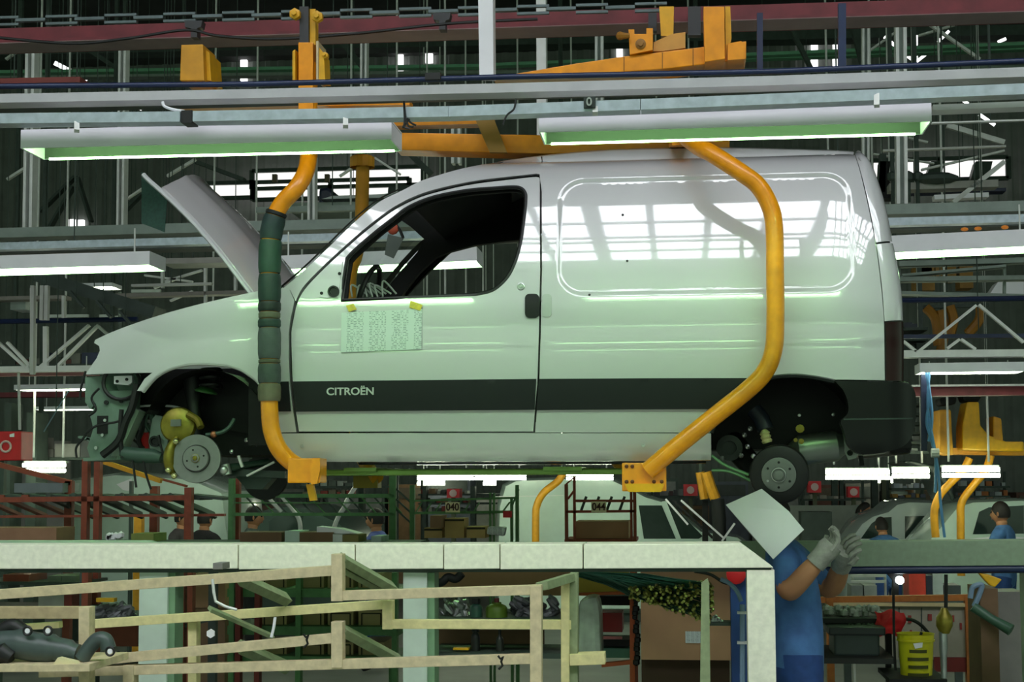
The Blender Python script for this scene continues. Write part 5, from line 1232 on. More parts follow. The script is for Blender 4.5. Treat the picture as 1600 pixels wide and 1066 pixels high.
# left middle distance
longbar('duct_run','grey flat duct with a sagging cover behind the bonnet','duct',252,408,352,406,5.0,9,.3,mat('worn_pale_steel',(156,154,146),.5,var=.12))
longbar('pipe_run','pale pipe behind the bonnet hinge','pipe',205,446,330,443,7,4,.06,mat('pale_pipe',(190,190,186),.5,var=.05))
longbar('roof_beam','grey-brown beam running behind the bonnet hinge','beam',165,462,400,456,7.5,6,.15,mat('brown_grey',(140,134,128),.6,var=.1))
longbar('walkway_edge','grey walkway edge behind the pipe drops','walkway',-80,468,100,464,8,6,.2,mat('brown_grey',(140,134,128),.6,var=.1))
for (x,y0,y1) in ((320,410,475),(253,420,450),(367,430,455),(98,462,500)): longbar('pipe_drop','thin grey vertical pipe behind the bonnet','pipe',x,y0,x,y1,7.5,4,.05,steel,'thin grey pipes behind the bonnet')
for (x0,y0,x1,y1) in ((255,440,315,422),(225,430,300,440),(240,450,275,435),(265,470,300,455)): longbar('roof_rod','grey rod of the lattice behind the bonnet','rod',x0,y0,x1,y1,8.5,3,.05,steel,'lattice rods behind the bonnet')
lamp('ceiling_lamp','short yellowish lamp glimpsed under the slanting duct',128,443,175,442,9,6,.3,tm=tubefar)
m = MB(); pbox(m, 16,464,40,484,8.19,.3); single('control_box','grey and white control box at the far left','control box',m,mat('pale_box',(180,186,190),.5,var=.3,scale=4))
for i,(x0,x1,y) in enumerate(((75,137,494),(155,172,494),(178,196,496),(205,250,455))):
    longbar('light_strip','narrow bright panel behind the blue pipe at the left','panel',x0,y,x1,y-.5,12,5,.05,mat('bright_panel',(226,230,224),.5,var=.05),'bright panels behind the blue pipe')
# lattice girders (left and right of the van)
def girder(label, pts_blue, chord, diags, posts, Y, extra=()):
    g = thing('lattice_girder', label, 'girder', P((chord[0]+chord[2])/2, chord[1], Y))
    pw = mat('white_lattice_paint',(240,240,236),.5,var=.06)
    m = MB(); m.tube([P(pts_blue[0],pts_blue[1],Y),P(pts_blue[2],pts_blue[3],Y)], 4.2/SC(Y), 8); m.build('top_pipe', bluepipe, g, smooth=True)
    m = MB(); pstrip(m, *chord[:4],Y,chord[4],.15); m.build('bottom_chord', pw, g)
    for q in diags: m = MB(); pstrip(m, *q,Y,4.2,.05); m.build('diagonal', pw, g)
    for q in posts: m = MB(); pstrip(m, *q,Y,7,.05); m.build('vertical', pw, g)
    for q in extra: m = MB(); pstrip(m, *q[:4],Y+.3,q[4],.1); m.build('lower_chord', mat('dull_pink_steel',(150,100,96),.6,var=.1), g)
girder('white lattice girder with navy top pipe at the left behind the bare front',(-80,504,215,499),(-80,578,165,575,9),[(138,508,62,573),(150,510,88,573),(-10,530,40,575),(10,535,48,575),(150,508,170,525)],[(50,450,50,583),(70,510,70,575)],7.2,[(-80,586,150,584,5)])
girder('white lattice girder with navy top pipe beyond the van tail',(1400,470,1660,465),(1400,553,1660,551,11),[(1436,549,1526,477),(1530,476,1600,535),(1412,533,1432,549),(1480,545,1500,530),(1502,530,1525,546)],[],6.6,[])
longbar('pipe_rail','second navy pipe below the first beyond the van tail','pipe',1400,526,1660,524,6.9,6,.06,bluepipe)
gt = thing('steel_grating','grey steel grating of flat bars hung behind the van tail','grating',P(1490,460,8))
for (x0,y0,x1,y1,th) in ((1405,412,1640,405,8),(1405,436,1640,433,7),(1410,430,1572,415,4),(1400,457,1640,463,5)): m = MB(); pstrip(m, x0,y0,x1,y1,7.15,th,.15); m.build('bar', greengrey, gt)
hang(gt,[P(1480,457,7.22)])
for x in (1405,1570): m = MB(); pstrip(m, x,408,x,462,7.25,4,.04); m.build('end_bar', greengrey, gt)
hp = thing('part_hanger','ochre parts strung on a rail behind the tail grating','hanger',P(1470,440,11))
m = MB(); pstrip(m, 1420,416,1580,412,11.1,3,.05); m.build('rail', darksteel, hp); hang(hp,[P(1480,415,11.1)])
for (x,y,w_,h_) in ((1440,418,16,20),(1462,418,10,18),(1480,424,14,14),(1430,442,30,12),(1500,440,20,10)):
    m = MB(); pbox(m, x,415,x+w_,y+h_,11,.3); m.build('hung_part', mat('dim_ochre',(150,108,40),.6,var=.2), hp)
for (x,y) in ((1507,357),(1528,357),(1570,354)): m = MB(); q_ = P(x,362.4-(x-1330)*.0484,3.57); m.ball(q_+Vector((0,0,-.02)), .018, 8, (1.5,1,.8)); single('amber_lamp','small amber marker over the green trough lamp','marker',m,mat('amber',(196,106,30),.4,var=.1,emit=(1,.4,.05),es=.12),'amber markers over the green lamp')
m = MB(); pprism(m, [(1545,462),(1560,440),(1600,440),(1600,465)], 9, .3); single('white_hopper','pale hopper at the right edge above the girder','hopper',m,white_e)
hoops = mat('dark_ochre',(150,100,20),.5,var=.1)
ch_ = thing('carrier_hoops','dull yellow carrier hoops hung behind the right lattice girder','carrier',P(1490,548,9))
hang(ch_,[P(1470,485,9.05)])
m = MB(); pstrip(m, 1436,480,1545,476,9.0,5,.1); m.build('hoop_rail', darksteel, ch_)
for i,q in enumerate(([(1446,480),(1462,500),(1466,540)],[(1484,478),(1490,500),(1484,525)],[(1532,478),(1530,500),(1512,522)],[(1470,485),(1475,520),(1470,548)])):
    m = MB(); m.tube(smoothpath([P(a,b,9) for a,b in q]), .05, 8); m.build('hoop', hoops, ch_, smooth=True)
r4 = random.Random(21)
def clutter(x0,x1,y0,y1,Y,n,cols,lab,cat,name,sz=(4,12),group=None,unit='shelving'):
    """a shelving unit with boards, and n separate items standing on them"""
    rows = max(1,int((y1-y0)/(sz[1]*.95+3))); ys = [y1-(y1-y0)*r_/rows for r_ in range(rows)]
    sh_ = thing('shelving_unit', 'thin steel shelves carrying each %s' % lab[:60].rsplit(' ',1)[0] if False else unit, 'shelves', P((x0+x1)/2,y1,Y))
    zlow = P(x0,y1,Y).z
    for y in ys:
        m = MB(); a = P(x0-2,y,Y); b = P(x1+sz[1]*.7,y,Y); m.box((a.x,Y,a.z-.03),(b.x,Y+.5,a.z)); m.build('board', darksteel, sh_)
    for x in (x0-2, x1+sz[1]*.7):
        a = P(x,y1,Y)
        if zlow < 2.12: m = MB(); m.box((a.x-.02,Y+.4,0),(a.x+.02,Y+.45,P(x,y0-8,Y).z)); m.build('upright', darksteel, sh_)
        else: m = MB(); m.box((a.x-.02,Y+.4,a.z-.03),(a.x+.02,Y+.45,10.8)); m.build('upright', darksteel, sh_)
    per = [ys[i % rows] for i in range(n)]; used = {y:x0 for y in ys}
    for i in range(n):
        y = per[i]; w_ = r4.uniform(*sz); h_ = r4.uniform(*sz)*.8
        x = used[y]+r4.uniform(0,3); used[y] = x+w_
        if x+w_ > x1+sz[1]*.7: continue
        a = P(x,y,Y); b = P(x+w_,y-h_,Y)
        m = MB(); m.box((a.x,Y+.03,P(x0-2,y,Y).z+.002),(b.x,Y+.33,b.z)); single(name,lab,cat,m,mat('clut_'+name+str(i%len(cols)),cols[i%len(cols)],.6,var=.25,scale=5),group or lab)
clutter(1412,1440,495,545,8.5,7,[(60,66,66),(120,126,126),(46,50,60)],'grey fitting stored behind the van tail under the navy pipe','fitting','stored_fitting',(6,14),unit='narrow dark shelving of fittings behind the van tail')
clutter(0,135,515,570,10,12,[(60,66,60),(96,60,54),(110,112,104),(48,56,80)],'dull box stacked behind the left lattice girder','box','stored_box',(10,26),unit='dark shelving of dull boxes behind the left lattice girder')
clutter(40,135,640,715,9,14,[(110,104,106),(86,84,84),(134,132,130),(70,72,74)],'grey tray in the store behind the bare front end','tray','grey_tray',(14,40),unit='dark shelving of grey trays behind the bare front end')
for (x,w_,y0,y1) in ((42,16,645,712),(8,10,630,680)): m = MB(); post_to_floor(m, x,x+w_,y0,8.6,.3); single('gas_cylinder_stand','%s dark upright cylinder at the left beside the red box' % ('thick' if w_ > 12 else 'slim'),'cylinder',m,darksteel)
rbx = thing('fire_box','red fire point box with a pale emblem at the far left','box',P(15,720,5.5))
m = MB(); pbox(m, -30,674,33,720,5.5,.25); m.build('body', redp, rbx, bevel=.01)
m = MB(); post_to_floor(m, -4,6,720,5.6,.06); m.build('post', darksteel, rbx)
m = MB(); c = P(9,698,5.49); m.tube([c+Vector((.045*math.cos(t),0,.045*math.sin(t))) for t in [i*math.pi/8 for i in range(16)]], .010, 6, closed=True); m.build('emblem', mat('pale_pink_mark',(226,190,190),.6,var=0), rbx)
m = MB(); pprism(m, [(15,679),(22,677),(22,683),(15,683)], 5.49, .01); m.build('painted_glint', white_e, rbx)  # white patch standing in for a glint on the red box
longbar('red_girder','dull dark red girder low behind the bare front end','beam',-80,618,125,616,9,8,.2,redbeam)
longbar('red_girder','dark red conveyor girder right of the rear bumper','beam',1425,612,1660,609,7.5,14,.2,redbeam)
longbar('guide_rail','thin grey guide rail over the red girder right of the bumper','rail',1425,603,1660,601,7.4,3,.05,steel)
longbar('drop_line','thin pale blue line hanging at the far left','line',107,610,68,675,6,1.5,.01,mat('pale_blue_grey',(120,146,170),.4,var=.1))
m = MB(); m.tube([P(29,580,7.26),P(31,672,7.26)], .014, 6); single('drop_pipe','thin pale drop pipe above the red fire box','pipe',m,mat('pale_pipe',(190,190,186),.5,var=.05))
clutter(1412,1442,615,705,9.8,12,[(150,156,150),(96,100,98),(56,62,60)],'small grey part hung on the rail right of the bumper','part','hung_part',(5,12),unit='narrow dark shelving of grey parts right of the bumper')
# second carrier at the right, yellow
c2 = thing('overhead_carrier','yellow overhead carrier hanging over the far car at the right','carrier',P(1510,700,9.0))
Yc = 9.0
for ol,mt_,d_ in (([(1468,640),(1486,640),(1490,712),(1468,708)],ochre,.5),([(1511,628),(1530,628),(1532,665),(1545,680),(1572,690),(1600,690),(1600,706),(1504,704),(1504,664)],yellow,.4),([(1552,650),(1565,654),(1568,690),(1552,690)],ochre,.4)):
    m = MB(); pprism(m, ol, Yc, d_); m.build('frame_plate', mt_, c2, bevel=.02)
m = MB(); pprism(m, [(1476,700),(1600,702),(1600,712),(1470,710)], Yc+.3, .4); m.build('cross_beam', ochre, c2)
m = MB(); pprism(m, [(1500,606),(1530,600),(1538,612),(1530,628),(1506,628)], Yc+.1, .3); m.build('trolley', black, c2, bevel=.03)
m = MB(); pprism(m, [(1467,622),(1496,620),(1494,632),(1470,634)], Yc+.1, .3); m.build('trolley', black, c2, bevel=.03)
for q in ([(1548,712),(1540,735),(1520,760),(1503,785),(1501,815),(1502,900)],[(1515,716),(1505,735),(1485,755),(1468,775),(1460,800),(1462,840)]):
    m = MB(); m.tube(smoothpath([P(a,b,Yc+.2) for a,b in q]), 6/SC(Yc), 10); m.build('arm', ochre, c2, smooth=True)
# blue hoses hanging on the right
ah = thing('air_hoses','pale blue air hoses dangling right of the rear bumper','hose',P(1458,840,6.6))
hb = mat('sky_blue_hose',(96,150,200),.5,var=.1)
for q in ([(1447,580),(1452,620),(1448,660),(1456,690),(1462,720),(1461,770)],[(1448,582),(1456,640),(1455,670),(1451,690)],[(1452,582),(1450,640),(1460,700),(1466,740),(1470,790),(1476,840)]): m = MB(); m.tube(smoothpath([P(a,b,6.62) for a,b in q]), .013, 6); m.build('hose', hb, ah, smooth=True)
m = MB(); pstrip(m, 1444,585,1444,705,6.7,9,.05); m.build('hose_tray', mat('dark_navy',(16,26,62),.5,var=.1), ah)
m = MB(); m.tube([P(1455,708,6.55),P(1467,708,6.55)], .04, 8); m.build('coupling', steel, ah)
m = MB(); pprism(m, [(1410,722),(1424,719),(1466,728),(1480,745),(1492,780),(1488,784),(1470,752),(1450,735)], 10.2, 1.4); single('bonnet_panel','raised dark bonnet of the far car behind the blue hoses','bonnet',m,mat('dark_teal_panel',(40,52,48),.3,var=.1),bevel=.02)
# ---- racks behind the platform (red, green)
TBZ = P(300,847,2.4).z
tb_ = thing('assembly_bench','long narrow bench just behind the platform beam carrying cartons','bench',P(300,860,2.5))
a = P(-60,847,2.4); b = P(655,847,2.4); MB().box((a.x,2.4,TBZ-.03),(b.x,2.78,TBZ)).build('bench_top', darksteel, tb_)
for x in (-50,130,330,640):
    a = P(x,850,2.6); MB().box((a.x,2.55,0),(a.x+.05,2.6,TBZ-.03)).build('bench_leg', darksteel, tb_)
r1 = thing('red_rack','red oxide rack with dark slatted shelves behind the left of the platform','rack',P(200,846,3.2))
for (x0,x1,y0,Y) in ((101,112,752,3.6),(128,137,718,3.2),(147,156,718,3.2),(234,246,760,3.9),(288,299,762,3.2)): m = MB(); post_to_floor(m, x0,x1,y0,Y,.06); m.build('upright', rust, r1)
for (x0,y0,x1,y1,Y,th) in ((-60,782,290,778,3.2,8),(-60,808,350,805,3.3,4),(140,780,300,783,3.9,4),(-60,712,110,755,3.6,8),(155,720,250,752,3.6,7),(155,722,290,760,3.8,3)): m = MB(); pstrip(m, x0,y0,x1,y1,Y,th,.05); m.build('rail', rust if th != 7 else ochre, r1)
for i in range(9):
    x = -40+i*38; m = MB(); pstrip(m, x,776,x+70,806,3.25,5,.05,4.0); m.build('slat', darksteel if i > 2 else rust, r1)
for i in range(9):
    x = 0+i*36; m = MB(); pstrip(m, x,774,x+60,780,3.3,4,.3); m.build('slat', darksteel, r1)
m = MB(); pbox(m, 22,755,98,770,3.5,.3); single('grey_crate','long grey crate lying on the red rack','crate',m,mat('mid_grey_crate',(112,118,124),.5,var=.1))
m = MB(); a = P(-40,825,2.42); b = P(88,845,2.42); m.box((a.x,2.42,TBZ),(b.x,2.72,a.z)); single('carton','long dark brown carton on the platform below the red rack','carton',m,mat('dark_carton',(140,104,80),.85,var=.1))
m = MB(); post_to_floor(m, -40,100,690,9.9,.2); single('grey_cabinet','wide grey cabinet far behind the red rack','cabinet',m,mat('mid_grey_cab',(116,112,112),.6,var=.1))
r2_ = thing('green_rack','green steel rack with diagonal mesh straps behind the platform','rack',P(500,846,3.0))
for (x0,x1,y0) in ((357,365,748),(608,618,742),(640,647,758)): m = MB(); post_to_floor(m, x0,x1,y0,3.0,.05); m.build('upright', greenp, r2_)
m = MB(); post_to_floor(m, 367,374,748,3.1,.05); m.build('upright', rust, r2_)
for (y,th) in ((775,6),(804,5),(786,2)): m = MB(); pstrip(m, 360,y,615,y,3.0,th,.04); m.build('rail', greenp, r2_)
for i in range(12): x = 385+i*20; m = MB(); pstrip(m, x,778,x+22,802,3.02,2,.02); m.build('mesh_strap', greenp if i%2 else darksteel, r2_)
for i in range(3): m = MB(); pstrip(m, 616,762+i*16,642,786+i*16,3.02,2.5,.02); m.build('mesh_strap', darksteel, r2_)
r5 = thing('green_rack','green steel rack bearing the 040 number plate','rack',P(720,846,3.0))
for (x0,x1,y0) in ((805,810,758),(797,801,778),(770,773,770),(764,767,770)): m = MB(); post_to_floor(m, x0,x1,y0,3.0,.04); m.build('upright', greenp, r5)
for (x0,y0,x1,y1,th) in ((645,783,810,778,3),(645,802,800,800,4),(800,790,810,765,2),(785,800,796,785,2)): m = MB(); pstrip(m, x0,y0,x1,y1,3.0,th,.04); m.build('rail', greenp, r5)
for i in range(7): x = 650+i*15; m = MB(); pstrip(m, x,800,x+9,785,3.02,1.8,.02); m.build('mesh_strap', greenp, r5)
sg = thing('number_plate','cream plate with the number 040 on the green rack','sign',P(706,801,2.98))
m = MB(); pbox(m, 696,785,718,801,2.96,.015); m.build('plate', mat('cream_plate',(240,226,188),.6,var=.06), sg)
dkbr = mat('dark_brown_ink',(70,34,26),.6,var=0)
text_on('digits','040',.068, P(707,793,2.957), (1,0,0),(0,0,1), dkbr, sg, wide=.85)
r6 = thing('red_rack','red steel rack bearing the 044 number plate','rack',P(940,846,2.6))
for (x0,x1,y0) in ((882,887,757),(895,899,745),(984,988,768),(989,994,768)): m = MB(); post_to_floor(m, x0,x1,y0,2.6,.04); m.build('upright', rust, r6)
for (x0,y0,x1,y1,th) in ((896,783,992,783,4),(884,800,992,799,4),(884,757,897,746,2),(887,780,896,768,3)): m = MB(); pstrip(m, x0,y0,x1,y1,2.6,th,.04); m.build('rail', rust, r6)
for i in range(4): x = 908+i*20; m = MB(); pstrip(m, x,798,x+8,776,2.62,4,.02); m.build('mesh_strap', darksteel, r6)
m = MB(); pbox(m, 882,843,994,848,2.62,.5); m.build('shelf_board', rust, r6)
sg = thing('number_plate','cream plate with the number 044 on the red rack','sign',P(935,801,2.58))
m = MB(); pbox(m, 924,784,947,801,2.56,.015); m.build('plate', mat('cream_plate',(240,226,188),.6,var=.06), sg)
text_on('digits','044',.066, P(935.5,792.5,2.557), (1,0,0),(0,0,1), dkbr, sg, wide=.85)
m = MB(); a = P(899,815,2.7); b = P(982,815,2.7); m.box((a.x,2.7,P(882,843,2.62).z+.003),(b.x,3.05,a.z)); single('carton','wide brown carton in the red rack under the 044 plate','carton',m,cardboard)
obx = mat('tan_carton',(190,156,104),.85,var=.1)
for i,(x0,x1,y0,y1,lab) in enumerate(((663,691,825,841,'small tan carton in front of the tall one in the 040 rack'),(695,725,810,841,'tall tan carton in the 040 rack'),(729,758,823,841,'small tan carton between the tall one and the white wrapper'),(672,690,806,825,'dark brown carton stacked in the 040 rack'))):
    m = MB(); pbox(m, x0,y0,x1,y1,2.9-.05*i,.22); o_ = thing('carton',lab,'carton',P((x0+x1)/2,y1,3)); m.build('box', obx if i < 3 else mat('dark_carton',(140,104,80),.85,var=.1), o_)
    if i < 3:
        m = MB(); pstrip(m, x0,y0+3,x1,y0+3,2.9-.05*i-.004,3,.003); m.build('rim_band', mat('dark_rim',(52,46,30),.8,var=0), o_)
m = MB(); pprism(m, [(762,823),(790,824),(787,838),(760,835)], 2.8, .1); single('wrapped_parcel','crumpled white printed wrapper at the end of the 040 rack','parcel',m,printed('wrap_print',(206,204,210),(120,116,140),7),bevel=.01)
m = MB(); pbox(m, 786,799,799,809,2.96,.05); single('red_box','small red box hung on the green rack end','box',m,redp)
for i,(x0,x1,y0,y1,c,lab) in enumerate(((445,468,830,847,(196,214,206),'white moulded tray on the platform edge'),(468,520,832,847,(120,92,66),'flat brown carton beside the white tray'),(520,535,835,847,(214,218,216),'white carton on the platform edge'),(535,560,836,847,(132,120,70),'olive carton on the platform edge'),(580,596,838,847,(160,176,170),'pale grey tub on the platform edge'),(375,440,832,847,(112,84,60),'long brown carton behind the platform joint'),(205,240,834,847,(120,130,66),'olive tray with white fittings on the platform'))):
    m = MB(); a = P(x0,y0,2.42); b = P(x1,y0,2.42); m.box((a.x,2.42,TBZ),(b.x,2.67,a.z)); single('carton' if i not in (0,4,6) else 'tray',lab,'carton' if i not in (0,4,6) else 'tray',m,mat('crt%d'%i,c,.8,var=.12))
m = MB(); pprism(m, [(495,823),(530,826),(560,834),(495,834)], 2.45, .15); single('white_board','bright white board sticking up over the cartons','board',m,white_e)
m = MB()
for i in range(12): q_ = P(168+r4.random()*22,841,2.5); q_.z = TBZ+.022+.02*r4.random(); m.ball(q_, .025, 6)
single('white_fittings','small heap of bright white fittings on the platform','fittings',m,white_e)
for (x,lab) in ((158,'amber column of the far carrier behind the red rack'),): 
    m = MB(); post_to_floor(m, 209,221,805,9,.1); single('amber_post',lab,'post',m,ochre)
m = MB(); post_to_floor(m, 202,206,752,8.5,.06); single('dark_post','dark green post behind the red rack','post',m,darksteel)
# ---- far vehicles
pale = mat('pale_far_paint',(196,216,206),.2,var=.03,coat=.6)
glassd = mat('dark_glass',(40,52,48),.1,var=.1)
def farvan(label, ol, Y, wdt, wins_, group=None, mt=pale, extra=()):
    v = thing('assembly_van', label, 'van', (P(sum(q[0] for q in ol)/len(ol),850,Y).x, Y+wdt/2, 0.2))
    k = len(ol); m = MB(); prof_ = [(0,.10),(.10,.0),(.9,.0),(1,.10)]
    cx_ = sum(q[0] for q in ol)/k; cy_ = sum(q[1] for q in ol)/k
    rings = [[P(cx_+(q[0]-cx_)*(1-.04*s_/.10), cy_+(q[1]-cy_)*(1-.06*s_/.10), Y) + Vector((0,wdt*t,0)) for q in ol] for t,s_ in prof_]
    for r_ in rings: m.v += r_
    for a in range(3):
        for i in range(k): m.f.append([a*k+i,a*k+(i+1)%k,(a+1)*k+(i+1)%k,(a+1)*k+i]); m.m.append(0)
    m.f.append(list(range(k))[::-1]); m.m.append(0); m.f.append([3*k+i for i in range(k)]); m.m.append(0)
    m.build('shell', mt, v, smooth=True)
    zb = min(p.z for r_ in rings for p in r_); xs_ = [p.x for p in rings[1]]
    MB().box((min(xs_)+.3,Y+.25,0),(max(xs_)-.3,Y+wdt-.25,zb+.02)).build('skid', darksteel, v)
    for w_ in wins_:
        m = MB(); pprism(m, w_, Y-.005, .02); m.build('side_window', glassd, v)
    for nm,e_,mt_ in extra:
        m = MB(); pprism(m, e_, Y-.012, .02); m.build(nm, mt_, v)
    return v
farvan('pale green-white van on the far lane behind the 044 rack', [(772,960),(771,860),(774,790),(783,757),(800,748),(880,745),(955,747),(975,756),(1010,775),(1040,784),(1075,812),(1100,832),(1160,842),(1185,860),(1188,960)], 14, 1.7,
   [[(998,790),(1034,790),(1056,842),(1006,842)],[(1040,786),(1050,788),(1098,838),(1092,842),(1062,842)]], extra=[('pillar',[(1034,784),(1041,783),(1064,842),(1057,842)],pale),('seam',[(770,776),(880,774),(880,775),(770,777)],steel),('windscreen_edge',[(1050,782),(1054,782),(1118,842),(1112,842)],rubber)])
farvan('pale van at the left on the far lane behind the red rack', [(60,960),(70,850),(85,765),(105,748),(180,738),(300,745),(352,768),(362,850),(362,960)], 11, 1.7, [], extra=[('flank_window',[(182,757),(205,748),(205,768),(192,766)],white_e)])
farvan('silver pickup cab on the far lane behind the gloved hands', [(1318,960),(1322,850),(1345,818),(1362,806),(1388,798),(1402,786),(1420,782),(1475,783),(1482,850),(1482,960)], 12, 1.7,
   [[(1345,842),(1362,818),(1375,809),(1393,808),(1394,842)],[(1414,807),(1458,806),(1448,842),(1414,842)]], mt=mat('silver_far_paint',(176,186,186),.25,var=.03,coat=.5))
farvan('pale green car at the right edge of the far lane', [(1440,960),(1445,850),(1470,820),(1495,790),(1520,782),(1600,779),(1660,790),(1665,960)], 10.2, 1.6,
   [[(1520,835),(1530,800),(1545,793),(1600,790),(1600,834)]], mt=pale, extra=[('bonnet_line',[(1515,842),(1560,838),(1600,840),(1600,847)],white_e)])
farvan('dark green car with an open bonnet on the far lane behind the cartons', [(375,960),(380,845),(400,800),(440,790),(480,792),(530,815),(560,845),(565,960)], 10, 1.6, [[(420,815),(440,800),(475,800),(470,830),(420,832)]], mt=mat('dark_green_car',(44,60,54),.3,var=.1))
for q in ([(405,758),(420,778),(440,800)],[(440,775),(460,800),(468,815),(470,840)],[(545,785),(530,805),(520,830)],[(562,752),(548,772),(536,796)]): 
    m = MB(); m.tube(smoothpath([P(a,b,9) for a,b in q]), .025, 6); single('trim_strip','pale curved trim strip behind the green rack','trim',m,mat('pale_pipe',(190,190,186),.5,var=.05),'pale trim strips behind the green rack',smooth=True)
fc = thing('overhead_carrier','orange carrier hoop hooked beside the far pale van','carrier',P(837,900,13.5))
m = MB(); m.tube(smoothpath([P(880,738,13.5),P(872,752,13.5),P(850,770,13.5),P(839,790,13.5),P(837,815,13.5),P(837,900,13.5)]), .05, 10); m.build('arm', ochre, fc, smooth=True)
hang(fc, [P(880,738,13.5)], .03)
fc = thing('overhead_carrier','carrier with twin yellow tubes and black padding over the far windscreen','carrier',P(1115,846,13.3))
m = MB(); m.tube([P(1103,738,13.2),P(1110,760,13.2),P(1118,780,13.2)], .07, 8); m.build('arm', ochre, fc, smooth=True)
m = MB(); m.tube([P(1094,738,13.4),P(1101,780,13.4)], .06, 8); m.build('arm', ochre, fc, smooth=True)
m = MB(); m.tube([P(1121,780,13.1),P(1124,810,13.1),P(1124,846,13.1)], .09, 10); m.build('padding', rubber, fc, smooth=True)
m = MB(); pstrip(m, 1102,782,1102,846,13.5,9,.1); m.build('arm_post', black, fc)
hang(fc, [P(1096,738,13.4)], .03)
for q in ((1064,782,1132,842),(1148,818,1128,846),(1040,780,1075,820)): longbar('trim_strip','bright slanting screen trim on the far van','trim',*q,13.0,3,.03,white_e,'slanting screen trims on the far van')
# far end: red boxes, dark posts, shelving under the lamps
def redbox(x,y,w_,h_,lab):
    t = thing('fire_box',lab,'box',P(x,y+h_/2,17)); m = MB(); pbox(m, x-w_/2,y-h_/2,x+w_/2,y+h_/2,17,.3); m.build('body', mat('hot_red',(226,36,50),.5,var=.1), t)
    m = MB(); post_to_floor(m, x-3,x+3,y-h_/2,17.31,.1); m.build('post', mat('olive_post',(88,92,70),.6,var=.1), t)
    m = MB(); m.lathe(P(x,y,16.98), (0,-1,0), [(.06,0),(.06,.01),(0,.01)], 10); m.build('emblem', mat('pale_pink_mark',(226,190,190),.6,var=0), t)
redbox(708,771,20,14,'red fire box under the far lamps behind the 040 rack'); redbox(1079,766,22,18,'red fire box beside the twin yellow carrier tubes'); redbox(1273,761,20,18,'red fire box right of the brake drum'); redbox(1334,769,17,17,'lower red fire box over the worker in teal')
dk = 'dark posts at the far end of the hall'
for (x,w_,y0) in ((1300,9,748),(1312,6,748),(1362,10,748),(1378,14,748),(1430,14,748),(660,6,760),(735,7,760),(560,8,745),(1252,5,745)): m = MB(); a_ = P(x,y0,19); b_ = P(x+w_,y0,19); m.box((a_.x,19,0),(b_.x,19.2,a_.z)); single('far_post','dark post at the far end of the hall','post',m,darksteel if w_ != 14 else mat('olive_post',(88,92,70),.6,var=.1),dk)
clutter(1395,1440,748,778,18,22,[(150,110,40),(150,156,170),(70,74,90),(190,190,196)],'small bright part on the shelving under the far lamps','part','shelf_part',(4,10),unit='dark shelving under the far lamps right of the worker')
clutter(655,790,758,800,19.3,26,[(120,90,60),(84,88,84),(140,56,50),(150,150,140),(60,78,60)],'small dull box on the far shelving behind the 040 rack','box','shelf_box',(4,11),unit='dark shelving behind the 040 number plate')
clutter(1255,1345,760,800,18,14,[(120,50,40),(110,112,104),(70,60,54),(160,150,140)],'small mixed box on the far shelving right of the drum','box','store_box',(5,12),unit='dark shelving behind the red fire boxes right of the drum')
clutter(470,605,745,775,18,16,[(120,110,90),(90,100,92),(150,60,50),(160,166,160)],'small mixed box on the far shelving above the green rack','box','depot_box',(5,12),unit='dark shelving behind the green rack under the sill')
clutter(1020,1090,752,775,19.2,10,[(70,64,70),(120,116,118),(80,50,56)],'small dark box on the far shelving beside the rear sill pad','box','lane_box',(6,14),unit='dark shelving beside the rear sill pad')
clutter(1500,1570,745,775,19,14,[(160,90,40),(150,156,160),(80,84,88)],'small box on the far shelving beyond the yellow carrier','box','bay_box',(5,12),unit='dark shelving beyond the yellow carrier')
m = MB(); post_to_floor(m, 1215,1340,790,15,.1); single('grey_screen','pale grey low screen behind the worker','screen',m,mat('low_screen',(120,126,118),.6,var=.1))
m = MB(); post_to_floor(m, 1252,1300,800,13,.5); single('dark_bench','dark bench with parts behind the hanging sheet','bench',m,darksteel)
m = MB(); post_to_floor(m, 1318,1355,790,15.3,.1); single('teal_board','teal notice board behind the gloved hands','board',m,mat('teal_board',(70,112,112),.6,var=.08))
gd = thing('guard_rail','pale twin guard rail seen under the pale green beam','rail',P(1357,910,4.6))
for (x0,y0,x1,y1) in ((1330,900,1385,900),(1330,910,1385,909)): m = MB(); pstrip(m, x0,y0,x1,y1,4.65,4,.04); m.build('rail', mat('pale_pipe',(190,190,186),.5,var=.05), gd)
for x in (1331,1382): m = MB(); post_to_floor(m, x,x+3,898,4.7,.04); m.build('rail_post', mat('pale_pipe',(190,190,186),.5,var=.05), gd)
bz = P(1400,938,4.2).z
bb = thing('bay_bench','low dark bench in the bay behind the tool board','bench',P(1410,940,4.2))
a = P(1315,938,4.2); b = P(1510,938,4.2); MB().box((a.x,4.15,bz-.04),(b.x,4.55,bz)).build('bench_top', darksteel, bb)
for x in (a.x+.02,b.x-.07): MB().box((x,4.3,0),(x+.05,4.35,bz-.04)).build('bench_leg', darksteel, bb)
for (x,y,w_,c,lab) in ((1420,893,26,(214,64,44),'orange red box on the low bench in the bay'),(1330,915,18,(110,112,110),'dark grey box by the guard rail in the bay'),(1350,915,20,(140,142,136),'light grey box by the guard rail in the bay'),(1447,900,9,(40,44,60),'narrow navy case on the low bench in the bay'),(1457,897,16,(176,182,178),'pale tall box on the low bench in the bay'),(1475,915,26,(66,72,70),'charcoal box at the end of the low bench in the bay')):
    m = MB(); a = P(x,y,4.2); b = P(x+w_,y,4.2); m.box((a.x,4.2,bz+.001),(b.x,4.5,a.z)); single('storage_box',lab,'box',m,mat('bay%d'%x,c,.6,var=.2))

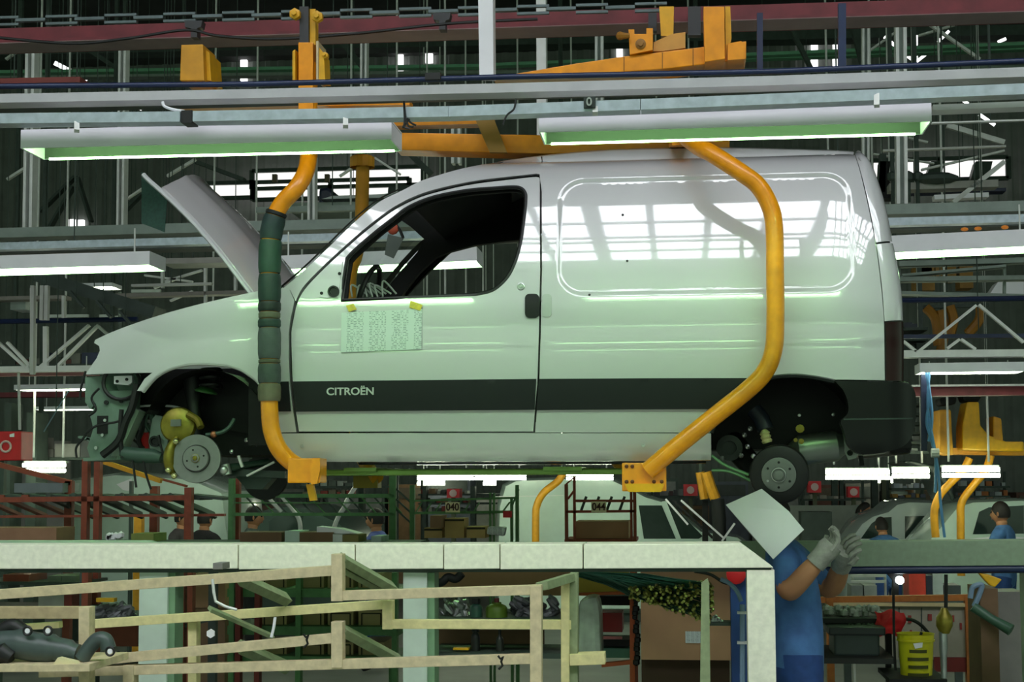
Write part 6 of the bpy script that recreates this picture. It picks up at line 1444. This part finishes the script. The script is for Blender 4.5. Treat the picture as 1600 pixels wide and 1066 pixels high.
# row of machine cabinets along the far wall
rc_ = random.Random(33); x = -60; i = 0
cabcols = [((120,116,110),'grey'),((86,98,92),'green grey'),((128,96,66),'tan'),((96,100,112),'blue grey'),((140,140,134),'pale grey'),((104,64,54),'brown red')]
while x < 1640:
    w_ = rc_.uniform(45,100); yt = rc_.uniform(742,792); c_,nm_ = cabcols[i%6]
    m = MB(); post_to_floor(m, x,x+w_-6,yt,20.5,.8); o_ = thing('machine_cabinet','%s machine cabinet standing along the far wall' % nm_,'cabinet',P(x+w_/2,850,20.9),'%s machine cabinets along the far wall' % nm_); m.build('body', mat('cab_'+nm_.replace(' ','_'),c_,.6,var=.15), o_)
    m = MB(); a_ = P(x+4,yt+5,20.5); b_ = P(x+w_-10,yt+22,20.5); m.box((a_.x,20.46,b_.z),(b_.x,20.5,a_.z)); m.build('upper_panel', mat('cab_panel%d'%(i%3),((60,66,62),(150,150,146),(90,76,60))[i%3],.5,var=.2), o_)
    x += w_; i += 1
# ================================================================ people
def skin_mesh(joints, edges, root, sub=2):
    names = list(joints); idx = {n:i for i,n in enumerate(names)}
    me = bpy.data.meshes.new('sk'); me.from_pydata([tuple(joints[n][0]) for n in names], [(idx[a],idx[b]) for a,b in edges], [])
    ob = bpy.data.objects.new('sk', me); COL.objects.link(ob)
    md = ob.modifiers.new('s','SKIN'); md.use_smooth_shade = True
    for i,n in enumerate(names):
        r = joints[n][1]; r = r if isinstance(r,tuple) else (r,r)
        sv = me.skin_vertices[0].data[i]; sv.radius = r; sv.use_root = (n == root)
    sb = ob.modifiers.new('b','SUBSURF'); sb.levels = sub; sb.render_levels = sub
    dg = bpy.context.evaluated_depsgraph_get(); dg.update()
    out = bpy.data.meshes.new_from_object(ob.evaluated_get(dg))
    v = [x.co.copy() for x in out.vertices]; f = [list(p.vertices) for p in out.polygons]
    bpy.data.objects.remove(ob); bpy.data.meshes.remove(me); bpy.data.meshes.remove(out)
    return v, f
def person(label, foot, facing, top_m, leg_m, height=1.72, arms='down', lean=0.0, joints=None, group=None, sleeve='long', gloves=False, armk=1.0):
    """figure standing at foot, facing angle (0 = towards +Y)"""
    s = height/1.72
    B = Vector(foot); R = Matrix.Rotation(facing,3,'Z')
    Lm = Matrix.Rotation(-lean,3,'X')
    def T(x,y,z):
        q = Vector((x,y,z))*s
        if z > .92: 
            pv = Vector((0,0,.92*s)); q = pv+Lm@(q-pv)
        return B+R@q
    J = {'pelvis':(T(0,0,.95),.135*s),'belly':(T(0,.01,1.12),.13*s),'chest':(T(0,.0,1.30),(.165*s,.13*s)),'neckb':(T(0,0,1.43),.085*s),'neck':(T(0,.01,1.50),.055*s),
         'headb':(T(0,.02,1.56),.075*s)}
    E = [('pelvis','belly'),('belly','chest'),('chest','neckb'),('neckb','neck'),('neck','headb')]
    for sd,n in ((-1,'l'),(1,'r')):
        J['hip'+n] = (T(.095*sd,0,.88),.10*s); J['knee'+n] = (T(.105*sd,.02,.49),.068*s); J['ank'+n] = (T(.11*sd,-.01,.10),.045*s); J['toe'+n] = (T(.12*sd,.14,.04),.04*s)
        E += [('pelvis','hip'+n),('hip'+n,'knee'+n),('knee'+n,'ank'+n),('ank'+n,'toe'+n)]
        sh = (.195*sd,0,1.40)
        if arms == 'down': el = (.25*sd,-.02,1.12); wr = (.24*sd,.10,.90)
        elif arms == 'work': el = (.25*sd,.10,1.14); wr = (.16*sd,.34,1.16)
        else: el,wr = arms[n]
        J['sh'+n] = (T(*sh),.072*s); J['el'+n] = (T(*el),.048*s); J['wr'+n] = (T(*wr),.033*s)
        E += [('neckb','sh'+n),('sh'+n,'el'+n),('el'+n,'wr'+n)]
    for n in 'lr':
        for q_ in ('el','wr'): J[q_+n] = (J[q_+n][0], J[q_+n][1]*armk)
    if joints:
        for k_,v_ in joints.items(): J[k_] = (Vector(v_), J[k_][1])
    v,f = skin_mesh(J,E,'pelvis')
    root = thing('person', label, 'person', B, group)
    m = MB(); m.v = v
    # clothes follow the body: trousers, shirt, sleeves, skin by nearest joint
    segs = []
    def rad(n_): r_ = J[n_][1]; return r_[0] if isinstance(r_,tuple) else r_
    def seg(a,b,mi): segs.append((J[a][0],J[b][0],mi,min(rad(a),rad(b))))
    seg('pelvis','hipl',1); seg('pelvis','hipr',1)
    for n in 'lr': seg('hip'+n,'knee'+n,1); seg('knee'+n,'ank'+n,1); seg('ank'+n,'toe'+n,3); seg('neckb','sh'+n,0)
    for n in 'lr':
        if sleeve == 'short': segs.append((J['sh'+n][0],J['sh'+n][0].lerp(J['el'+n][0],.62),0,.06*s)); segs.append((J['sh'+n][0].lerp(J['el'+n][0],.75),J['el'+n][0],2,.045*s)); seg('el'+n,'wr'+n,2)
        else: seg('sh'+n,'el'+n,0); seg('el'+n,'wr'+n,0)
    seg('belly','chest',0); seg('chest','neckb',0); seg('pelvis','belly',0); seg('neck','headb',2)
    for poly in f:
        c = sum((v[i] for i in poly), Vector())/len(poly); best = 9; mi = 0
        for a,b,k_,rr_ in segs:
            d = b-a; t = max(0,min(1,(c-a).dot(d)/max(d.length_squared,1e-9))); q = (c-a-d*t).length-rr_
            if q < best: best = q; mi = k_
        m.f.append(poly); m.m.append(mi)
    m.build('body', [top_m, leg_m, skin_m, rubber], root, smooth=True, normfix=False)
    hd = R@Vector((0,1,0)); rt_ = R@Vector((1,0,0)); hl_ = (R@Lm)@Vector((0,0,1)) if lean else Vector((0,0,1))
    hc = J['headb'][0]+hl_*.065*s+hd*.01
    # head with face
    hm_ = MB(); n = 20; rings = 14
    o = len(hm_.v)
    for i in range(rings+1):
        t = math.pi*i/rings; zz = math.cos(t); w_ = math.sin(t)
        for j in range(n):
            a = 2*math.pi*j/n; x = w_*math.cos(a)*.076; y = w_*math.sin(a)*.095
            if zz < 0: x *= 1-.28*zz*zz; y *= 1-.12*zz*zz
            if y > 0:
                if abs(a-math.pi/2) < .2 and -.45 < zz < .12: y += .018*(1-abs(zz+.25)/.4)      # nose
                if -.02 < zz < .25 and .25 < abs(a-math.pi/2) < .65: y -= .006               # eye sockets
            hm_.v.append(hc+rt_*(x*s)+hd*(y*s)+hl_*(zz*.118*s))
    for i in range(rings):
        for j in range(n): hm_.f.append([o+i*n+j,o+(i+1)*n+j,o+(i+1)*n+(j+1)%n,o+i*n+(j+1)%n]); hm_.m.append(0)
    for sd in (-1,1): hm_.ball(hc+rt_*(.076*sd*s)-hl_*.01, .024*s, 8, (.5,.8,1.2))
    head = hm_.build('head', skin_m, root, smooth=True)
    e_ = MB()
    for sd in (-1,1): e_.ball(hc+rt_*(.030*sd*s)+hd*.084*s+hl_*.008*s, .011*s, 8)
    e_.build('eye', black, head, smooth=True)
    mo = MB(); mo.tube([hc+rt_*(-.022*s)+hd*.083*s-hl_*.062*s, hc+hd*.090*s-hl_*.062*s, hc+rt_*(.022*s)+hd*.083*s-hl_*.062*s], .005*s, 6); mo.build('mouth', mat('lip',(150,80,70),.5,var=0), head)
    h_ = MB(); o = 0
    for i in range(9):
        t = math.pi*.62*i/8
        for j in range(n):
            a = 2*math.pi*j/n; fr_ = max(0,math.sin(a)); tt = min(t, math.pi*.62-fr_*.85)
            h_.v.append(hc+rt_*(math.sin(tt)*math.cos(a)*.084*s)+hd*(math.sin(tt)*math.sin(a)*.103*s-.006*s)+hl_*(math.cos(tt)*.128*s))
    for i in range(8):
        for j in range(n): h_.f.append([i*n+j,(i+1)*n+j,(i+1)*n+(j+1)%n,i*n+(j+1)%n]); h_.m.append(0)
    h_.build('hair', hair_m, root, smooth=True)
    for n_ in 'lr':
        w0 = J['wr'+n_][0]; d = (w0-J['el'+n_][0]).normalized()
        hand(root, w0, d, rt_*(1 if n_=='l' else -1), s, glove_m if gloves else skin_m, gloves)
    return root, J
def hand(root, w0, d, side, s, mt, glove):
    side = (side-d*side.dot(d)).normalized(); nrm = d.cross(side)
    k_ = 1.3 if glove else 1.0
    m = MB()
    m.tube([w0-d*.03*s, w0+d*.03*s, w0+d*.06*s, w0+d*.09*s], [.036*s*k_,.036*s*k_,.040*s*k_,.036*s*k_], 10)
    for i in range(4):
        off = side*((i-1.5)*.021*s*k_); L = (.070,.080,.074,.058)[i]*s
        b = w0+d*.085*s+off; p1 = b+d*L*.45+nrm*.006; p2 = p1+d*L*.28+nrm*L*.30; p3 = p2+d*L*.06+nrm*L*.34
        m.tube([b-d*.02,b,p1,p2,p3], [.0105*s*k_,.0105*s*k_,.0100*s*k_,.0092*s*k_,.007*s*k_], 7)
    t0 = w0+d*.035*s+side*.03*s; t1 = t0+side*.026*s+d*.03*s+nrm*.008; t2 = t1+d*.034*s+nrm*.018*s
    m.tube([t0-side*.02,t0,t1,t2], [.014*s*k_,.014*s*k_,.012*s*k_,.008*s*k_], 7)
    return m.build('glove' if glove else 'hand', mt, root, smooth=True)
# the worker at the rear wheel, arms raised, head behind the hanging sheet
YWk = .55
ft_ = P(1238,900,YWk); ft_.z = 0
hgt = P(1240,786,YWk).z
wk,WJ = person('worker in a blue short-sleeved shirt and grey gloves reaching up below the rear drum', ft_, math.radians(-70), blue_c, blue_d, height=hgt,
    joints={'pelvis':P(1246,1030,YWk+.05),'belly':P(1246,975,YWk+.05),'chest':P(1240,915,YWk+.05),'neckb':P(1222,868,YWk+.06),'neck':P(1210,848,YWk+.06),'headb':P(1203,834,YWk+.06),
            'shl':P(1240,868,YWk+.28),'ell':P(1300,925,YWk+.18),'wrl':P(1316,880,YWk+.02),'shr':P(1228,880,YWk-.12),'elr':P(1230,930,YWk-.26),'wrr':P(1280,874,YWk-.28)}, sleeve='short', gloves=True, armk=1.25)
def bgperson(label, hx_, hy_, Y, facing, top, leg, arms='work', lean=0, group=None, hpx=None):
    h = P(hx_,hy_,Y); f = Vector((h.x,Y,0)); H = h.z/1.625*1.72
    if lean: f -= (Matrix.Rotation(facing,3,'Z')@Vector((0,1,0)))*math.sin(lean)*.7*H/1.72; H /= (1-(.42)*(1-math.cos(lean)))
    person(label, f, facing, top, leg, max(1.45,min(1.85,H)), arms, lean, group=group)
bgperson('dark haired worker in teal overalls bending at the far car', 1345,797,14.4, math.radians(-120), mat('teal_overall',(70,120,124),.85,var=.1), blue_d, lean=.35)
bgperson('worker in a blue shirt beside the silver cab with his back turned', 1379,822,10.9, math.radians(20), blue_c, blue_d, lean=.2)
bgperson('worker in blue at the right edge by the far pale green car', 1567,802,9.3, math.radians(60), blue_c, blue_d)
bgperson('worker in a black jacket behind the red rack seen from the back', 318,812,9.5, math.radians(-25), dark_c, dark_c)
bgperson('worker in a grey jacket leaning towards the one in black', 282,810,10.2, math.radians(-100), mat('grey_jacket',(70,66,68),.85,var=.1), dark_c)
bgperson('worker in grey-green overalls bent behind the green rack', 393,808,9.0, math.radians(-80), mat('grey_green_overall',(74,90,84),.85,var=.1), dark_c)
bgperson('worker in a violet blue shirt bent forward behind the green rack', 590,812,8.5, math.radians(80), mat('violet_shirt',(92,108,180),.85,var=.1), blue_d)
